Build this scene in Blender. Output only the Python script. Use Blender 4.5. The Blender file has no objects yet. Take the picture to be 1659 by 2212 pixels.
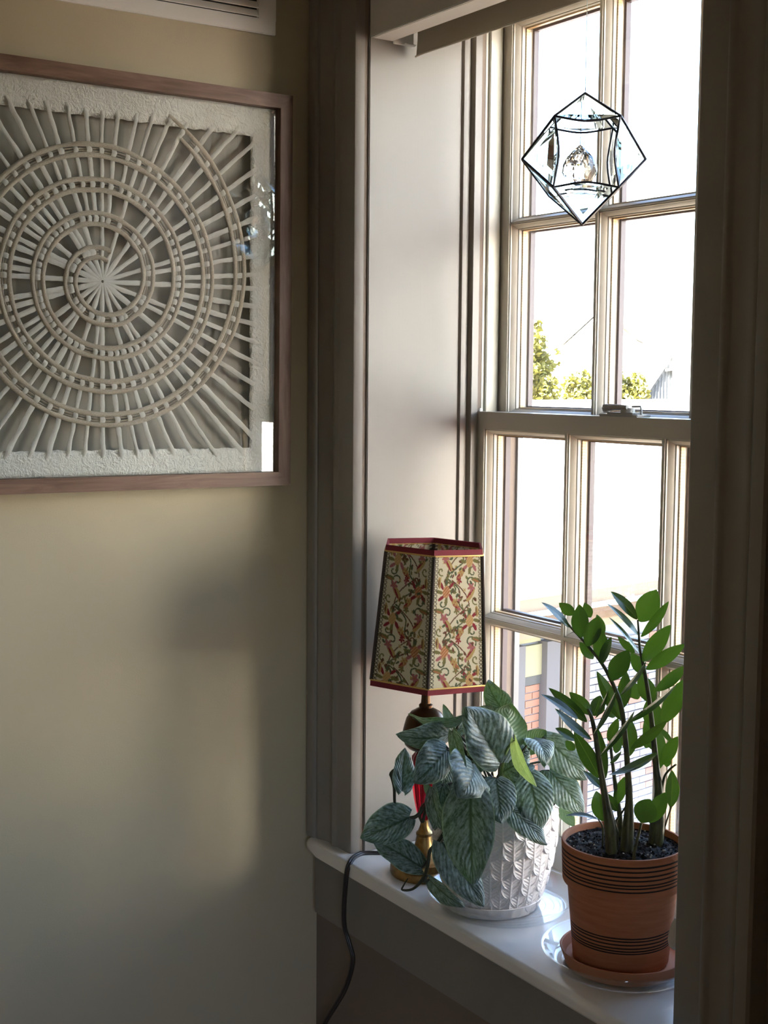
import bpy, bmesh, math, random
import numpy as np
from mathutils import Vector, Matrix, noise
random.seed(7); rng = np.random.default_rng(7)
SC = bpy.context.scene
COL = SC.collection
PI = math.pi

# ------------------------------------------------------------------ camera
cam = bpy.data.cameras.new('camera'); cam_o = bpy.data.objects.new('camera', cam); COL.objects.link(cam_o)
fw = Vector((-0.8289, 0.5511, -0.0957)).normalized()
rt = Vector((0.5530, 0.8332, 0.0082)); rt = (rt - fw*rt.dot(fw)).normalized()
up = rt.cross(fw)
M = Matrix((rt, up, -fw)).transposed().to_4x4(); M.translation = Vector((1.8412, -1.1, 1.5))
cam_o.matrix_world = M
cam.sensor_fit = 'HORIZONTAL'; cam.sensor_width = 36.0; cam.lens = 36.0*2965.4/1659.0
cam.clip_start = 0.02; cam.clip_end = 500
SC.camera = cam_o
# ------------------------------------------------------------------ world, sun, portals, exposure
W = bpy.data.worlds.new('world'); SC.world = W; W.use_nodes = True
nt = W.node_tree; bg = nt.nodes['Background']
sky = nt.nodes.new('ShaderNodeTexSky'); sky.sky_type = 'NISHITA'; sky.sun_disc = False
sky.sun_elevation = math.radians(41); sky.sun_rotation = math.radians(188); sky.air_density = 1.0; sky.dust_density = 2.5; sky.ozone_density = 1.0
nt.links.new(sky.outputs[0], bg.inputs[0]); bg.inputs[1].default_value = 1.2
sun = bpy.data.lights.new('sun', 'SUN'); sun_o = bpy.data.objects.new('sun', sun); COL.objects.link(sun_o)
sun.energy = 52.0; sun.angle = math.radians(0.6); sun.color = (1.0, 0.97, 0.92)
sun_o.rotation_euler = Vector((0.10, 0.74, -0.66)).to_track_quat('-Z', 'Y').to_euler()
def portal(name, loc, rot, sx, sy):
    l = bpy.data.lights.new(name, 'AREA'); l.shape = 'RECTANGLE'; l.size = sx; l.size_y = sy; l.energy = 1
    o = bpy.data.objects.new(name, l); COL.objects.link(o); o.location = loc; o.rotation_euler = rot
    l.cycles.is_portal = True
portal('window_portal', (0.461, 0.335, 1.435), (PI/2, 0, PI), 0.68, 1.32)
portal('added_window_portal', (2.88, -1.35, 1.45), (0, PI/2, 0), .8, 1.0)
SC.view_settings.view_transform = 'Standard'; SC.view_settings.look = 'None'
SC.view_settings.gamma = 1.0; SC.view_settings.use_curve_mapping = False
SC.view_settings.exposure = 1.04
SC.cycles.max_bounces = 14; SC.cycles.transparent_max_bounces = 24; SC.cycles.diffuse_bounces = 6
SC.cycles.transmission_bounces = 12; SC.cycles.caustics_refractive = True; SC.cycles.caustics_reflective = False
SC.cycles.sample_clamp_indirect = 8.0
SC.cycles.use_denoising = True

# ------------------------------------------------------------------ helpers
class MB:
    def __init__(s): s.v = []; s.f = []; s.uv = []; s.weld = False
    def add(s, vs, fs, uvs=None):
        n = len(s.v); s.v += [tuple(p) for p in vs]; s.f += [tuple(i+n for i in f) for f in fs]
        if uvs is not None: s.uv += list(uvs)
        return s
    def box(s, x0, x1, y0, y1, z0, z1, b=0.0):
        if b <= 0:
            vs = [(x, y, z) for z in (z0, z1) for y in (y0, y1) for x in (x0, x1)]
            s.add(vs, [(0,2,3,1),(4,5,7,6),(0,1,5,4),(2,6,7,3),(0,4,6,2),(1,3,7,5)])
        else:
            bm = bmesh.new(); bmesh.ops.create_cube(bm, size=1)
            for v in bm.verts: v.co = ((x0+x1)/2+v.co.x*(x1-x0), (y0+y1)/2+v.co.y*(y1-y0), (z0+z1)/2+v.co.z*(z1-z0))
            bmesh.ops.bevel(bm, geom=bm.edges[:], offset=b, segments=2, affect='EDGES')
            s.bm(bm)
        return s
    def bm(s, bm):
        bm.verts.index_update()
        s.add([v.co[:] for v in bm.verts], [[v.index for v in f.verts] for f in bm.faces]); bm.free(); return s
    def prism(s, poly, axis, a0, a1):           # poly: 2D points; extruded along axis x/y/z between a0 and a1
        def P(p, a): return {'x': (a, p[0], p[1]), 'y': (p[0], a, p[1]), 'z': (p[0], p[1], a)}[axis]
        n = len(poly); vs = [P(p, a0) for p in poly]+[P(p, a1) for p in poly]
        fs = [(i, (i+1) % n, n+(i+1) % n, n+i) for i in range(n)]+[tuple(range(n-1, -1, -1)), tuple(range(n, 2*n))]
        return s.add(vs, fs)
    def tube(s, pts, rad, n=8, cap=True):
        pts = [Vector(p) for p in pts]; m = len(pts)
        rad = rad if hasattr(rad, '__len__') else [rad]*m
        vs = []; prev = None
        for i, p in enumerate(pts):
            t = (pts[min(i+1, m-1)]-pts[max(i-1, 0)]).normalized()
            if prev is None:
                a = Vector((0, 0, 1)) if abs(t.z) < .9 else Vector((1, 0, 0)); prev = t.cross(a).normalized()
            nrm = (prev-t*prev.dot(t)).normalized(); prev = nrm; b = t.cross(nrm)
            for k in range(n):
                a = 2*PI*k/n; vs.append(p+(nrm*math.cos(a)+b*math.sin(a))*rad[i])
        fs = [(i*n+k, i*n+(k+1) % n, (i+1)*n+(k+1) % n, (i+1)*n+k) for i in range(m-1) for k in range(n)]
        if cap: fs += [tuple(range(n-1, -1, -1)), tuple(range((m-1)*n, m*n))]
        return s.add(vs, fs)
    def lathe(s, prof, c, n=64, close=False):
        m = len(prof); vs = []
        for r, z in prof:
            for k in range(n):
                a = 2*PI*k/n; vs.append((c[0]+r*math.cos(a), c[1]+r*math.sin(a), c[2]+z))
        fs = [(i*n+k, i*n+(k+1) % n, ((i+1) % m)*n+(k+1) % n, ((i+1) % m)*n+k) for i in range(m if close else m-1) for k in range(n)]
        if not close:
            if prof[0][0] > 1e-6: fs.append(tuple(range(n-1, -1, -1)))
            if prof[-1][0] > 1e-6: fs.append(tuple(range((m-1)*n, m*n)))
        return s.add(vs, fs)
    def build(s, name, mat, parent=None, smooth=0, kind=None, label=None):
        me = bpy.data.meshes.new(name)
        off = Vector((0, 0, 0)); p = parent
        while p is not None: off = off+p.location; p = p.parent
        me.from_pydata([tuple(Vector(q)-off) for q in s.v], [], s.f)
        if s.uv:
            uvl = me.uv_layers.new(name='UVMap')
            idx = np.zeros(len(me.loops), dtype=np.int32); me.loops.foreach_get('vertex_index', idx)
            uvl.data.foreach_set('uv', np.array(s.uv, dtype=np.float32)[idx].ravel())
        me.validate(); me.update()
        bm = bmesh.new(); bm.from_mesh(me)
        if s.weld: bmesh.ops.remove_doubles(bm, verts=bm.verts, dist=1e-5)
        bmesh.ops.recalc_face_normals(bm, faces=bm.faces); bm.to_mesh(me); bm.free()
        if mat: me.materials.append(mat)
        if smooth:
            me.shade_smooth()
            if smooth < 180: me.set_sharp_from_angle(angle=math.radians(smooth))
        o = bpy.data.objects.new(name, me); COL.objects.link(o)
        if parent is not None: o.parent = parent
        if kind: o['kind'] = kind
        if label: o['label'] = label
        return o
def thing(name, loc, label, cat, group=None):
    o = bpy.data.objects.new(name, None); COL.objects.link(o); o.location = loc; o.empty_display_size = .05
    o['label'] = label; o['category'] = cat
    if group: o['group'] = group
    return o
def holder(name, loc):                          # an Empty that parents pieces of the setting
    o = bpy.data.objects.new(name, None); COL.objects.link(o); o.location = loc; o['kind'] = 'structure'; return o
def tag(o, label, cat, group=None):
    o['label'] = label; o['category'] = cat
    if group: o['group'] = group
    return o
def srgb(r, g, b):
    f = lambda c: (c/255/12.92) if c/255 <= .04045 else ((c/255+.055)/1.055)**2.4
    return (f(r), f(g), f(b), 1.0)
def mat(name, col, rough=.5, metal=0.0, spec=.5, **kw):
    m = bpy.data.materials.new(name); m.use_nodes = True
    b = m.node_tree.nodes['Principled BSDF']; b.inputs['Base Color'].default_value = col
    b.inputs['Roughness'].default_value = rough; b.inputs['Metallic'].default_value = metal
    b.inputs['Specular IOR Level'].default_value = spec
    for k, v in kw.items(): b.inputs[k].default_value = v
    return m
class N:                                        # small node helper
    def __init__(s, m): s.t = m.node_tree; s.b = s.t.nodes.get('Principled BSDF'); s.out = s.t.nodes.get('Material Output')
    def n(s, typ, **kw):
        x = s.t.nodes.new('ShaderNode'+typ)
        for k, v in kw.items(): setattr(x, k, v)
        return x
    def l(s, a, b): s.t.links.new(a, b)
    def coord(s, kind='Object', scale=(1, 1, 1)):
        c = s.n('TexCoord'); mp = s.n('Mapping'); mp.inputs['Scale'].default_value = scale
        s.l(c.outputs[kind], mp.inputs[0]); return mp.outputs[0]
    def noise(s, vec, scale, detail=4, rough=.55, dist=0):
        x = s.n('TexNoise'); s.l(vec, x.inputs['Vector']); x.inputs['Scale'].default_value = scale
        x.inputs['Detail'].default_value = detail; x.inputs['Roughness'].default_value = rough; x.inputs['Distortion'].default_value = dist
        return x.outputs['Fac']
    def ramp(s, fac, stops, interp='LINEAR'):
        r = s.n('ValToRGB'); r.color_ramp.interpolation = interp; e = r.color_ramp.elements
        while len(e) < len(stops): e.new(.5)
        for i, (p, c) in enumerate(stops): e[i].position = p; e[i].color = c if len(c) == 4 else (*c, 1)
        s.l(fac, r.inputs[0]); return r.outputs[0]
    def mix(s, fac, a, b, mode='MIX'):
        x = s.n('Mix', data_type='RGBA', blend_type=mode)
        for sock, v in ((x.inputs[0], fac), (x.inputs[6], a), (x.inputs[7], b)):
            if hasattr(v, 'is_output'): s.l(v, sock)
            else: sock.default_value = v
        return x.outputs[2]
    def math(s, op, a, b=None, c=None):
        x = s.n('Math', operation=op)
        for sock, v in zip(x.inputs, (a, b, c)):
            if v is None: continue
            if hasattr(v, 'is_output'): s.l(v, sock)
            else: sock.default_value = v
        return x.outputs[0]
    def bump(s, h, strength=.2, dist=.002):
        x = s.n('Bump'); x.inputs['Strength'].default_value = strength; x.inputs['Distance'].default_value = dist
        s.l(h, x.inputs['Height']); s.l(x.outputs[0], s.b.inputs['Normal']); return x
    def base(s, c): s.l(c, s.b.inputs['Base Color'])

# ------------------------------------------------------------------ materials of the room
def wall_paint(name, col):
    m = mat(name, col, .75, spec=.25); k = N(m); v = k.coord()
    k.bump(k.noise(v, 420, 3, .6), .22, .0012); return m
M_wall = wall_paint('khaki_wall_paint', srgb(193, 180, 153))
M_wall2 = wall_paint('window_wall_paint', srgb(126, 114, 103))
M_ceil = wall_paint('ceiling_paint', srgb(240, 238, 232))
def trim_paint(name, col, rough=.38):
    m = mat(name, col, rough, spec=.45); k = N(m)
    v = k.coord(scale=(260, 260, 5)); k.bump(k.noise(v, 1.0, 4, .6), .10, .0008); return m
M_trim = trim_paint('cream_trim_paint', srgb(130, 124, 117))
M_sill = mat('glossy_cream_sill_paint', srgb(226, 222, 216), .20, spec=.5)
kk = N(M_sill); kk.bump(kk.noise(kk.coord(), 60, 3), .06, .001)
M_sash = mat('cream_sash_paint', srgb(196, 190, 177), .35, spec=.45)
M_track = mat('dark_jamb_track', srgb(70, 72, 72), .5)
M_liner = mat('jamb_liner_vinyl', srgb(188, 186, 172), .4)
M_spacer = mat('tan_glazing_spacer', srgb(226, 190, 138), .45)
kk = N(M_spacer); vz = kk.n('Separate' 'XYZ'); kk.l(kk.coord(), vz.inputs[0])
kk.base(kk.ramp(kk.math('FRACT', kk.math('MULTIPLY', vz.outputs[2], 240)), [(.0, srgb(176, 144, 104)), (.2, srgb(216, 182, 134))], 'CONSTANT'))
M_clad = mat('dark_exterior_cladding', srgb(74, 64, 70), .5)
M_outer = mat('grey_exterior_jamb', srgb(118, 121, 122), .5)
M_floor = mat('pale_oak_floor', srgb(214, 182, 150), .5)
def glass_thin(name, tint=(1, 1, 1, 1), rough=0.0, refl=1.0, dirt=0.0):
    m = bpy.data.materials.new(name); m.use_nodes = True; t = m.node_tree
    for x in list(t.nodes): t.nodes.remove(x)
    o = t.nodes.new('ShaderNodeOutputMaterial'); tr = t.nodes.new('ShaderNodeBsdfTransparent'); gl = t.nodes.new('ShaderNodeBsdfGlossy')
    tr.inputs[0].default_value = tint; gl.inputs['Roughness'].default_value = rough; gl.inputs[0].default_value = (refl, refl, refl, 1)
    fr = t.nodes.new('ShaderNodeFresnel'); ge = t.nodes.new('ShaderNodeNewGeometry'); mr = t.nodes.new('ShaderNodeMapRange'); mr.inputs[3].default_value = 1.5; mr.inputs[4].default_value = 1/1.5
    t.links.new(ge.outputs['Backfacing'], mr.inputs[0]); t.links.new(mr.outputs[0], fr.inputs[0])
    mx = t.nodes.new('ShaderNodeMixShader'); t.links.new(fr.outputs[0], mx.inputs[0]); t.links.new(tr.outputs[0], mx.inputs[1]); t.links.new(gl.outputs[0], mx.inputs[2])
    last = mx.outputs[0]
    if dirt > 0:
        tc = t.nodes.new('ShaderNodeTexCoord'); nz = t.nodes.new('ShaderNodeTexNoise'); nz.inputs['Scale'].default_value = 9; nz.inputs['Detail'].default_value = 7
        t.links.new(tc.outputs['Object'], nz.inputs['Vector']); rp = t.nodes.new('ShaderNodeValToRGB')
        rp.color_ramp.elements[0].position = .55; rp.color_ramp.elements[0].color = (0, 0, 0, 1); rp.color_ramp.elements[1].position = .85; rp.color_ramp.elements[1].color = (dirt, dirt, dirt, 1)
        t.links.new(nz.outputs[0], rp.inputs[0]); df = t.nodes.new('ShaderNodeBsdfDiffuse'); df.inputs[0].default_value = (.8, .8, .8, 1)
        m2 = t.nodes.new('ShaderNodeMixShader'); t.links.new(rp.outputs[0], m2.inputs[0]); t.links.new(last, m2.inputs[1]); t.links.new(df.outputs[0], m2.inputs[2]); last = m2.outputs[0]
    t.links.new(last, o.inputs[0]); return m
M_glass = glass_thin('window_glass', (.985, .99, .985, 1), 0, 1.0, .05)
M_pglass = glass_thin('picture_glass', (.97, .98, .975, 1))

# ------------------------------------------------------------------ room shell
ZC = 2.6; XR = 2.7; YB = -3.35; YO = .306
X0, X1, ZS, ZH = .127, .795, .782, 2.09          # window opening
MB().box(-.12, 0, YB-.12, YO, -.1, ZC+.1).build('wall_left', M_wall, kind='structure')
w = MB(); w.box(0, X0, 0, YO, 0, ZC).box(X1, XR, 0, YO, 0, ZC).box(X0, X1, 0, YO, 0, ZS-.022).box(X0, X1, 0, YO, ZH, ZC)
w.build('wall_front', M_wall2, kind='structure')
V0, V1, VS, VH = -1.85, -.85, 1.05, 1.85
w = MB(); w.box(XR, XR+.16, YB-.12, V0, -.1, ZC+.1).box(XR, XR+.16, V1, YO, -.1, ZC+.1).box(XR, XR+.16, V0, V1, -.1, VS).box(XR, XR+.16, V0, V1, VH, ZC+.1)
w.box(1.45, XR, -.55, 0, 0, ZC); w.build('wall_right', M_wall, kind='structure')  # pier added out of view to shade the left wall's corner
MB().box(0, XR, YB-.12, YB, 0, ZC).build('wall_back', M_wall, kind='structure')
MB().box(0, XR, YB, 0, -.1, 0).build('floor', M_floor, kind='structure')
MB().box(0, XR, YB, 0, ZC, ZC+.1).build('ceiling', M_ceil, kind='structure')

w2 = holder('window_added_fill', (XR, -1.35, 1.45))         # window added out of frame on the right as fill light
f = MB()
for (a_, b_, c_, d_) in ((V0, V0+.05, VS, VH), (V1-.05, V1, VS, VH), (V0+.05, V1-.05, VS, VS+.06), (V0+.05, V1-.05, VH-.05, VH), ((V0+V1)/2-.03, (V0+V1)/2+.03, VS+.06, VH-.05)): f.box(XR+.08, XR+.12, a_, b_, c_, d_)
f.build('sash', M_sash, w2); MB().box(XR+.099, XR+.102, V0+.05, V1-.05, VS+.06, VH-.05).build('pane', M_glass, w2)

# ------------------------------------------------------------------ window casing, stool and apron
CAS = [(.0105, 0), (.0105, -.024), (.0135, -.0270), (.029, -.0270), (.0320, -.0250), (.0335, -.0215), (.0365, -.0225), (.040, -.0225), (.047, -.0195), (.060, -.0160), (.071, -.0165),
       (.0745, -.0175), (.077, -.0205), (.0805, -.0212), (.084, -.0200), (.0865, -.0172), (.089, -.0165), (.1225, -.0165), (.1258, -.0152), (.127, -.0125), (.127, 0)]
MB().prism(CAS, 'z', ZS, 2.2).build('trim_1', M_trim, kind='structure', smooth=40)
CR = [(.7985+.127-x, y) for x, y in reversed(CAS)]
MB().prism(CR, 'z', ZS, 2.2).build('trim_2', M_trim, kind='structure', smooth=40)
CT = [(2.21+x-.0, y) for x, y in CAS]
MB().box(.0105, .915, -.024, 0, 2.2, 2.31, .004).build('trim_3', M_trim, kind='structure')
bm = bmesh.new()
pl = [(.021, 0), (.0195, -.024), (.024, -.033), (.034, -.0372), (.060, -.0382), (.9, -.0575), (.93, -.054), (.935, 0), (.7949, 0), (.7949, .208), (.1271, .208), (.1271, 0)]
vs = [bm.verts.new((x, y, ZS)) for x, y in pl]; fc = bm.faces.new(vs)
ex = bmesh.ops.extrude_face_region(bm, geom=[fc]); lo = [g for g in ex['geom'] if isinstance(g, bmesh.types.BMVert)]
for v in lo: v.co.z -= .0205
bm.edges.ensure_lookup_table()
ee = [e for e in bm.edges if all(v.co.y < -.001 for v in e.verts) and abs(e.verts[0].co.z-e.verts[1].co.z) < 1e-6 or (abs(e.verts[0].co.z-e.verts[1].co.z) < 1e-6 and min(v.co.y for v in e.verts) < -.01)]
bmesh.ops.bevel(bm, geom=ee, offset=.0078, segments=4, affect='EDGES', profile=.5)
sill = MB(); sill.bm(bm); sill.build('trim_4', M_sill, kind='structure', smooth=35)
MB().box(.0265, .925, -.020, 0, .657, .7612, .0025).build('trim_5', M_trim, kind='structure')

# ------------------------------------------------------------------ window: reveal, jambs and sashes
win = holder('window_1', (.461, .2, ZS))
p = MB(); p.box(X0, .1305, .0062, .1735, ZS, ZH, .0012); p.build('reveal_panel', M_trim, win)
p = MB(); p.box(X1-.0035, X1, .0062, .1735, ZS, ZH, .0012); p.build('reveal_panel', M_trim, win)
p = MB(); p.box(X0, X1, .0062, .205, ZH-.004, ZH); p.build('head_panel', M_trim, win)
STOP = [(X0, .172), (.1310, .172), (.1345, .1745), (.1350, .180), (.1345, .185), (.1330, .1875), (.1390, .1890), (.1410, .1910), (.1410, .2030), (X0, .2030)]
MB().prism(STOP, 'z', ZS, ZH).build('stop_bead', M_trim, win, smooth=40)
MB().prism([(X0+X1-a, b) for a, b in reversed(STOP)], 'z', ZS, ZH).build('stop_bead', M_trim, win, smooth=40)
for sgn, xa in ((1, X0), (-1, X1)):
    X = lambda d: xa+sgn*d
    def bx(m, a, b, y0, y1, z0=ZS, z1=ZH, bv=0): return m.box(min(X(a), X(b)), max(X(a), X(b)), y0, y1, z0, z1, bv)
    j = MB(); bx(j, -.012, -.004, .203, .293); bx(j, -.004, .0005, .2205, .2262); bx(j, -.004, .0045, .2262, .2500, bv=.001); j.build('jamb_liner', M_liner, win)
    j = MB(); bx(j, -.0045, -.0035, .2035, .2205, 1.40, ZH); j.build('jamb_track', M_track, win)
    j = MB(); bx(j, -.012, .0045, .2930, .2990); bx(j, -.012, .0008, .2990, .3062); j.build('exterior_jamb', M_outer, win)
    j = MB(); bx(j, -.08, -.020, .3063, .3200, ZS-.1, ZH+.08); j.build('exterior_casing', M_outer, win)
j = MB(); j.box(X0, X1, .203, .34, ZS-.0225, ZS-.006); j.box(.05, .87, .306, .37, ZS-.05, ZS-.02); j.build('exterior_sill', M_outer, win)
j = MB(); j.box(X0, X1, .203, .335, ZH-.012, ZH); j.build('exterior_head', M_outer, win)

GX = [(.1645, .3360), (.3585, .5290), (.5515, .7220)]
def sash(name, y, zb, zt, rail_b, rail_t, zm0, zm1, xl, xr, gx):
    th = .034
    s = MB()
    def member(x0, x1, z0, z1, lo, hi, ax):
        # a moulded bar: flat front, an ovolo step towards each glass edge flagged in lo / hi
        a0, a1 = (x0, x1) if ax == 'z' else (z0, z1)
        st = .0065
        pr = []
        def edge(a, sg, on):
            if not on: return [(a, y+th), (a, y)] if sg > 0 else [(a, y), (a, y+th)]
            q = [(a, y+th), (a, y+.0135), (a+sg*.0015, y+.0130), (a+sg*.0022, y+.0095), (a+sg*st, y+.0045), (a+sg*st, y+.0022), (a+sg*(st+.0018), y+.0022), (a+sg*(st+.0022), y)]
            return q if sg > 0 else q[::-1]
        pr = edge(a0, 1, lo)+edge(a1, -1, hi)
        if ax == 'z': s.prism(pr, 'z', z0, z1)
        else: s.add(*prx(pr, x0, x1))
    def prx(pr, x0, x1):
        n = len(pr); vs = [(x0, b, a) for a, b in pr]+[(x1, b, a) for a, b in pr]
        return vs, [(i, (i+1) % n, n+(i+1) % n, n+i) for i in range(n)]+[tuple(range(n-1, -1, -1)), tuple(range(n, 2*n))]
    z0, z1 = zb+rail_b, zt-rail_t
    member(xl, gx[0][0], zb, zt, False, True, 'z'); member(gx[2][1], xr, zb, zt, True, False, 'z')
    member(gx[0][0]-.01, gx[2][1]+.01, zb, z0, False, True, 'x'); member(gx[0][0]-.01, gx[2][1]+.01, z1, zt, True, False, 'x')
    o = s.build(name, M_sash, win, smooth=35)
    for (a, b) in ((gx[0][1], gx[1][0]), (gx[1][1], gx[2][0])):
        s = MB(); member(a, b, z0-.009, z1+.009, True, True, 'z'); s.build('muntin', M_sash, o, smooth=35)
    for (a, b) in gx:
        s = MB(); member(a-.009, b+.009, zm0, zm1, True, True, 'x'); s.build('muntin', M_sash, o, smooth=35)
    for (a, b) in gx:
        for (c, d) in ((z0, zm0), (zm1, z1)):
            MB().box(a-.004, b+.004, y+.0165, y+.0195, c-.004, d+.004).build('pane', M_glass, o)
            t = .0002
            q = MB(); q.box(a, a+.0022, y+.0200, y+.0265, c, d).box(b-.0022, b, y+.0200, y+.0265, c, d).box(a, b, y+.0200, y+.0265, c, c+.0022).box(a, b, y+.0200, y+.0265, d-.0022, d); q.build('spacer', M_spacer, o)
    c = MB(); e = .004
    for (a, b) in ((xl, gx[0][0]+e), (gx[0][1]-e, gx[1][0]+e), (gx[1][1]-e, gx[2][0]+e), (gx[2][1]-e, xr)): c.box(a, b, y+th, y+th+.009, zb, zt)
    for (a, b) in ((zb, z0+e), (zm0-e, zm1+e), (z1-e, zt)): c.box(xl+.001, xr-.001, y+th+.0002, y+th+.0088, a, b)
    c.build('exterior_grille', M_clad, o)
    return o
lower = sash('lower_sash', .205, ZS+.0005, 1.4525, .0585, .0350, 1.1180, 1.1393, .1222, .7900, GX)
upper = sash('upper_sash', .2540, 1.4250, 2.0850, .0320, .0463, 1.7337, 1.7514, .1150, .8000, [(.1565, .3358)]+GX[1:])
k = MB(); k.box(.412, .488, .207, .233, 1.4525, 1.4560, .001).box(.424, .476, .210, .231, 1.456, 1.4585, .001)
k.lathe([(.0, 0), (.010, 0), (.010, .006), (.0, .007)], (.455, .221, 1.4585), 20)
k.tube([(.462, .214, 1.4655), (.440, .2125, 1.4655), (.428, .212, 1.4650)], [.0032, .0042, .0052], 10)
k.lathe([(.0, -.006), (.0048, -.0048), (.0066, 0), (.0048, .0048), (0, .006)], (.4225, .2118, 1.4640), 16)
k.tube([(.468, .217, 1.4665), (.482, .219, 1.4672), (.4835, .219, 1.462), (.4835, .219, 1.456)], .0016, 6)
k.build('sash_lock', mat('nickel_lock', srgb(168, 166, 162), .35, .25), lower, smooth=40)
MB().box(.131, .1345, .213, .219, 1.4525, 1.4575, .0008).build('tilt_latch', mat('white_plastic_latch', srgb(225, 225, 222), .4), lower)

# ------------------------------------------------------------------ roller blind
rb = thing('roller_blind', (.461, .04, 2.03), 'rolled-up white roller blind with boxed valance at the top of the window', 'blind')
M_val = mat('valance_white', srgb(205, 200, 195), .5); M_fab = mat('blind_fabric', srgb(190, 182, 165), .8, **{'Transmission Weight': 0})
v = MB(); v.box(.1375, .7880, .0015, .0055, 1.9895, 2.086, .0012); v.box(.1375, .7880, .0055, .0410, 1.9897, 1.9935, .001); v.build('valance', M_val, rb)
v = MB(); v.box(.1378, .1405, .041, .0765, 1.9860, 2.03, .0008).box(.1405, .1475, .058, .0765, 1.9860, 1.9882, .0006); v.build('bracket', mat('bracket_white', srgb(222, 224, 222), .35), rb)
v = MB(); v.tube([(.142, .066, 2.030), (.786, .066, 2.030)], .0165, 20); v.build('roller', M_fab, rb, smooth=60)
nx, nz = 30, 8; vs = []; fs = []
for i in range(nx+1):
    x = .1415+(.7865-.1415)*i/nx
    for q in range(nz+1):
        z = 2.034-(2.034-1.9755)*q/nz
        d = math.exp(-((x-.1415)/.02)**2); vs.append((x, .0826-.004*d*(q/nz)**2+.0015*math.sin(x*9)*(q/nz), z-.0030*d*(q/nz)))
fs = [(i*(nz+1)+q, (i+1)*(nz+1)+q, (i+1)*(nz+1)+q+1, i*(nz+1)+q+1) for i in range(nx) for q in range(nz)]
v = MB(); v.add(vs, fs); v.build('fabric', M_fab, rb, smooth=180)
v = MB(); v.tube([(.1412, .0790, 1.9722), (.150, .0815, 1.9745), (.17, .0826, 1.9752), (.7865, .0826, 1.9752)], .0016, 8); v.build('hem_bar', mat('hem', srgb(206, 198, 182), .6), rb, smooth=60)
v = MB(); v.tube([(.757, .030, 2.02), (.757, .030, .882)], .0007, 5); v.build('pull_cord', M_val, rb)
v = MB(); v.lathe([(0, .020), (.003, .019), (.0055, .013), (.0085, .003), (.0095, -.006), (.008, -.013), (.004, -.0165), (0, -.017)], (.757, .030, .866), 20); v.build('pull_knob', M_val, rb, smooth=60)
# ------------------------------------------------------------------ wall vent
vt = thing('wall_vent', (0, -.31, 2.11), 'white louvred return air vent high on the khaki wall above the picture', 'vent')
M_vent = mat('vent_enamel', srgb(240, 237, 230), .45)
y0, y1, z0, z1 = -.545, -.0796, 2.0065, 2.215
v = MB()
v.box(y0 and .0005, .007, y0, y1, z0, z0+.0217, .0012).box(.0005, .007, y0, y1, z1-.022, z1, .0012).box(.0005, .007, y0, y0+.029, z0+.02, z1-.02).box(.0005, .007, y1-.0290, y1, z0+.02, z1-.02)
v.build('frame', M_vent, vt)
MB().box(.0003, .0009, y0+.02, y1-.02, z0+.015, z1-.015).build('duct_shadow', mat('vent_dark', srgb(30, 27, 25), .8), vt)
q = 0
zz = z0+.0222
while zz < z1-.026:
    MB().prism([(.0012, zz+.0112), (.0018, zz+.0116), (.0070, zz+.0018), (.0064, zz+.0006)], 'y', y0+.0292, y1-.0292).build('louver', M_vent, vt); zz += .0119
for yy in (y1-.0145, y0+.0145): MB().lathe([(0, 0), (.003, 0), (.0025, .001), (0, .0012)], (.008, yy, 2.03), 12)

# ------------------------------------------------------------------ framed paper weaving
HY, HZ = -.3592, 1.6332
art = thing('framed_paper_weaving', (0, HY, HZ), 'walnut framed white paper weaving of a spiral with radiating spokes behind glass', 'picture')
M_wal = mat('walnut', srgb(118, 86, 66), .45, spec=.35)
k = N(M_wal); vec = k.coord('Object', (30, 3.0, 30)); n1 = k.noise(vec, 3.0, 6, .6, .8); vec2 = k.coord('Object', (300, 14, 300)); n2 = k.noise(vec2, 1.0, 3, .6)
k.base(k.mix(k.math('MULTIPLY', n2, .45), k.ramp(n1, [(.30, srgb(96, 70, 56)), (.50, srgb(126, 98, 82)), (.68, srgb(144, 116, 98))]), srgb(92, 68, 54))); k.bump(n2, .08, .0006)
M_walv = mat('walnut_upright', srgb(118, 86, 66), .45, spec=.35)
k = N(M_walv); vec = k.coord('Object', (30, 30, 3.0)); n1 = k.noise(vec, 3.0, 6, .6, .8); vec2 = k.coord('Object', (300, 300, 14)); n2 = k.noise(vec2, 1.0, 3, .6)
k.base(k.mix(k.math('MULTIPLY', n2, .45), k.ramp(n1, [(.30, srgb(96, 70, 56)), (.50, srgb(122, 95, 80)), (.68, srgb(138, 112, 97))]), srgb(92, 68, 54))); k.bump(n2, .08, .0006)
tilt = math.radians(-.34)
def AP(a, b, x):                                     # art plane: a to the right (+y), b up, x off the wall
    return (x, HY+a*math.cos(tilt)-b*math.sin(tilt), HZ+a*math.sin(tilt)+b*math.cos(tilt))
HW, HT, HB, RW = .2938, .2862, .2915, .0203
def rail(pts, m):
    (a0, b0), (a1, b1), (a2, b2), (a3, b3) = pts
    v = MB(); vs = [AP(a, b, x) for x in (.0006, .030) for a, b in pts]
    v.add(vs, [(0, 1, 2, 3), (4, 5, 6, 7), (0, 1, 5, 4), (1, 2, 6, 5), (2, 3, 7, 6), (3, 0, 4, 7)])
    v.build('frame_rail', m, art)
e = .00012
rail([(-HW, HT), (HW, HT), (HW-RW, HT-RW), (-HW+RW, HT-RW)], M_wal)
rail([(-HW, -HB), (HW, -HB), (HW-RW, -HB+RW), (-HW+RW, -HB+RW)], M_wal)
rail([(HW, HT-e), (HW, -HB+e), (HW-RW, -HB+RW+e), (HW-RW, HT-RW-e)], M_walv)
rail([(-HW, HT-e), (-HW, -HB+e), (-HW+RW, -HB+RW+e), (-HW+RW, HT-RW-e)], M_walv)
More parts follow.
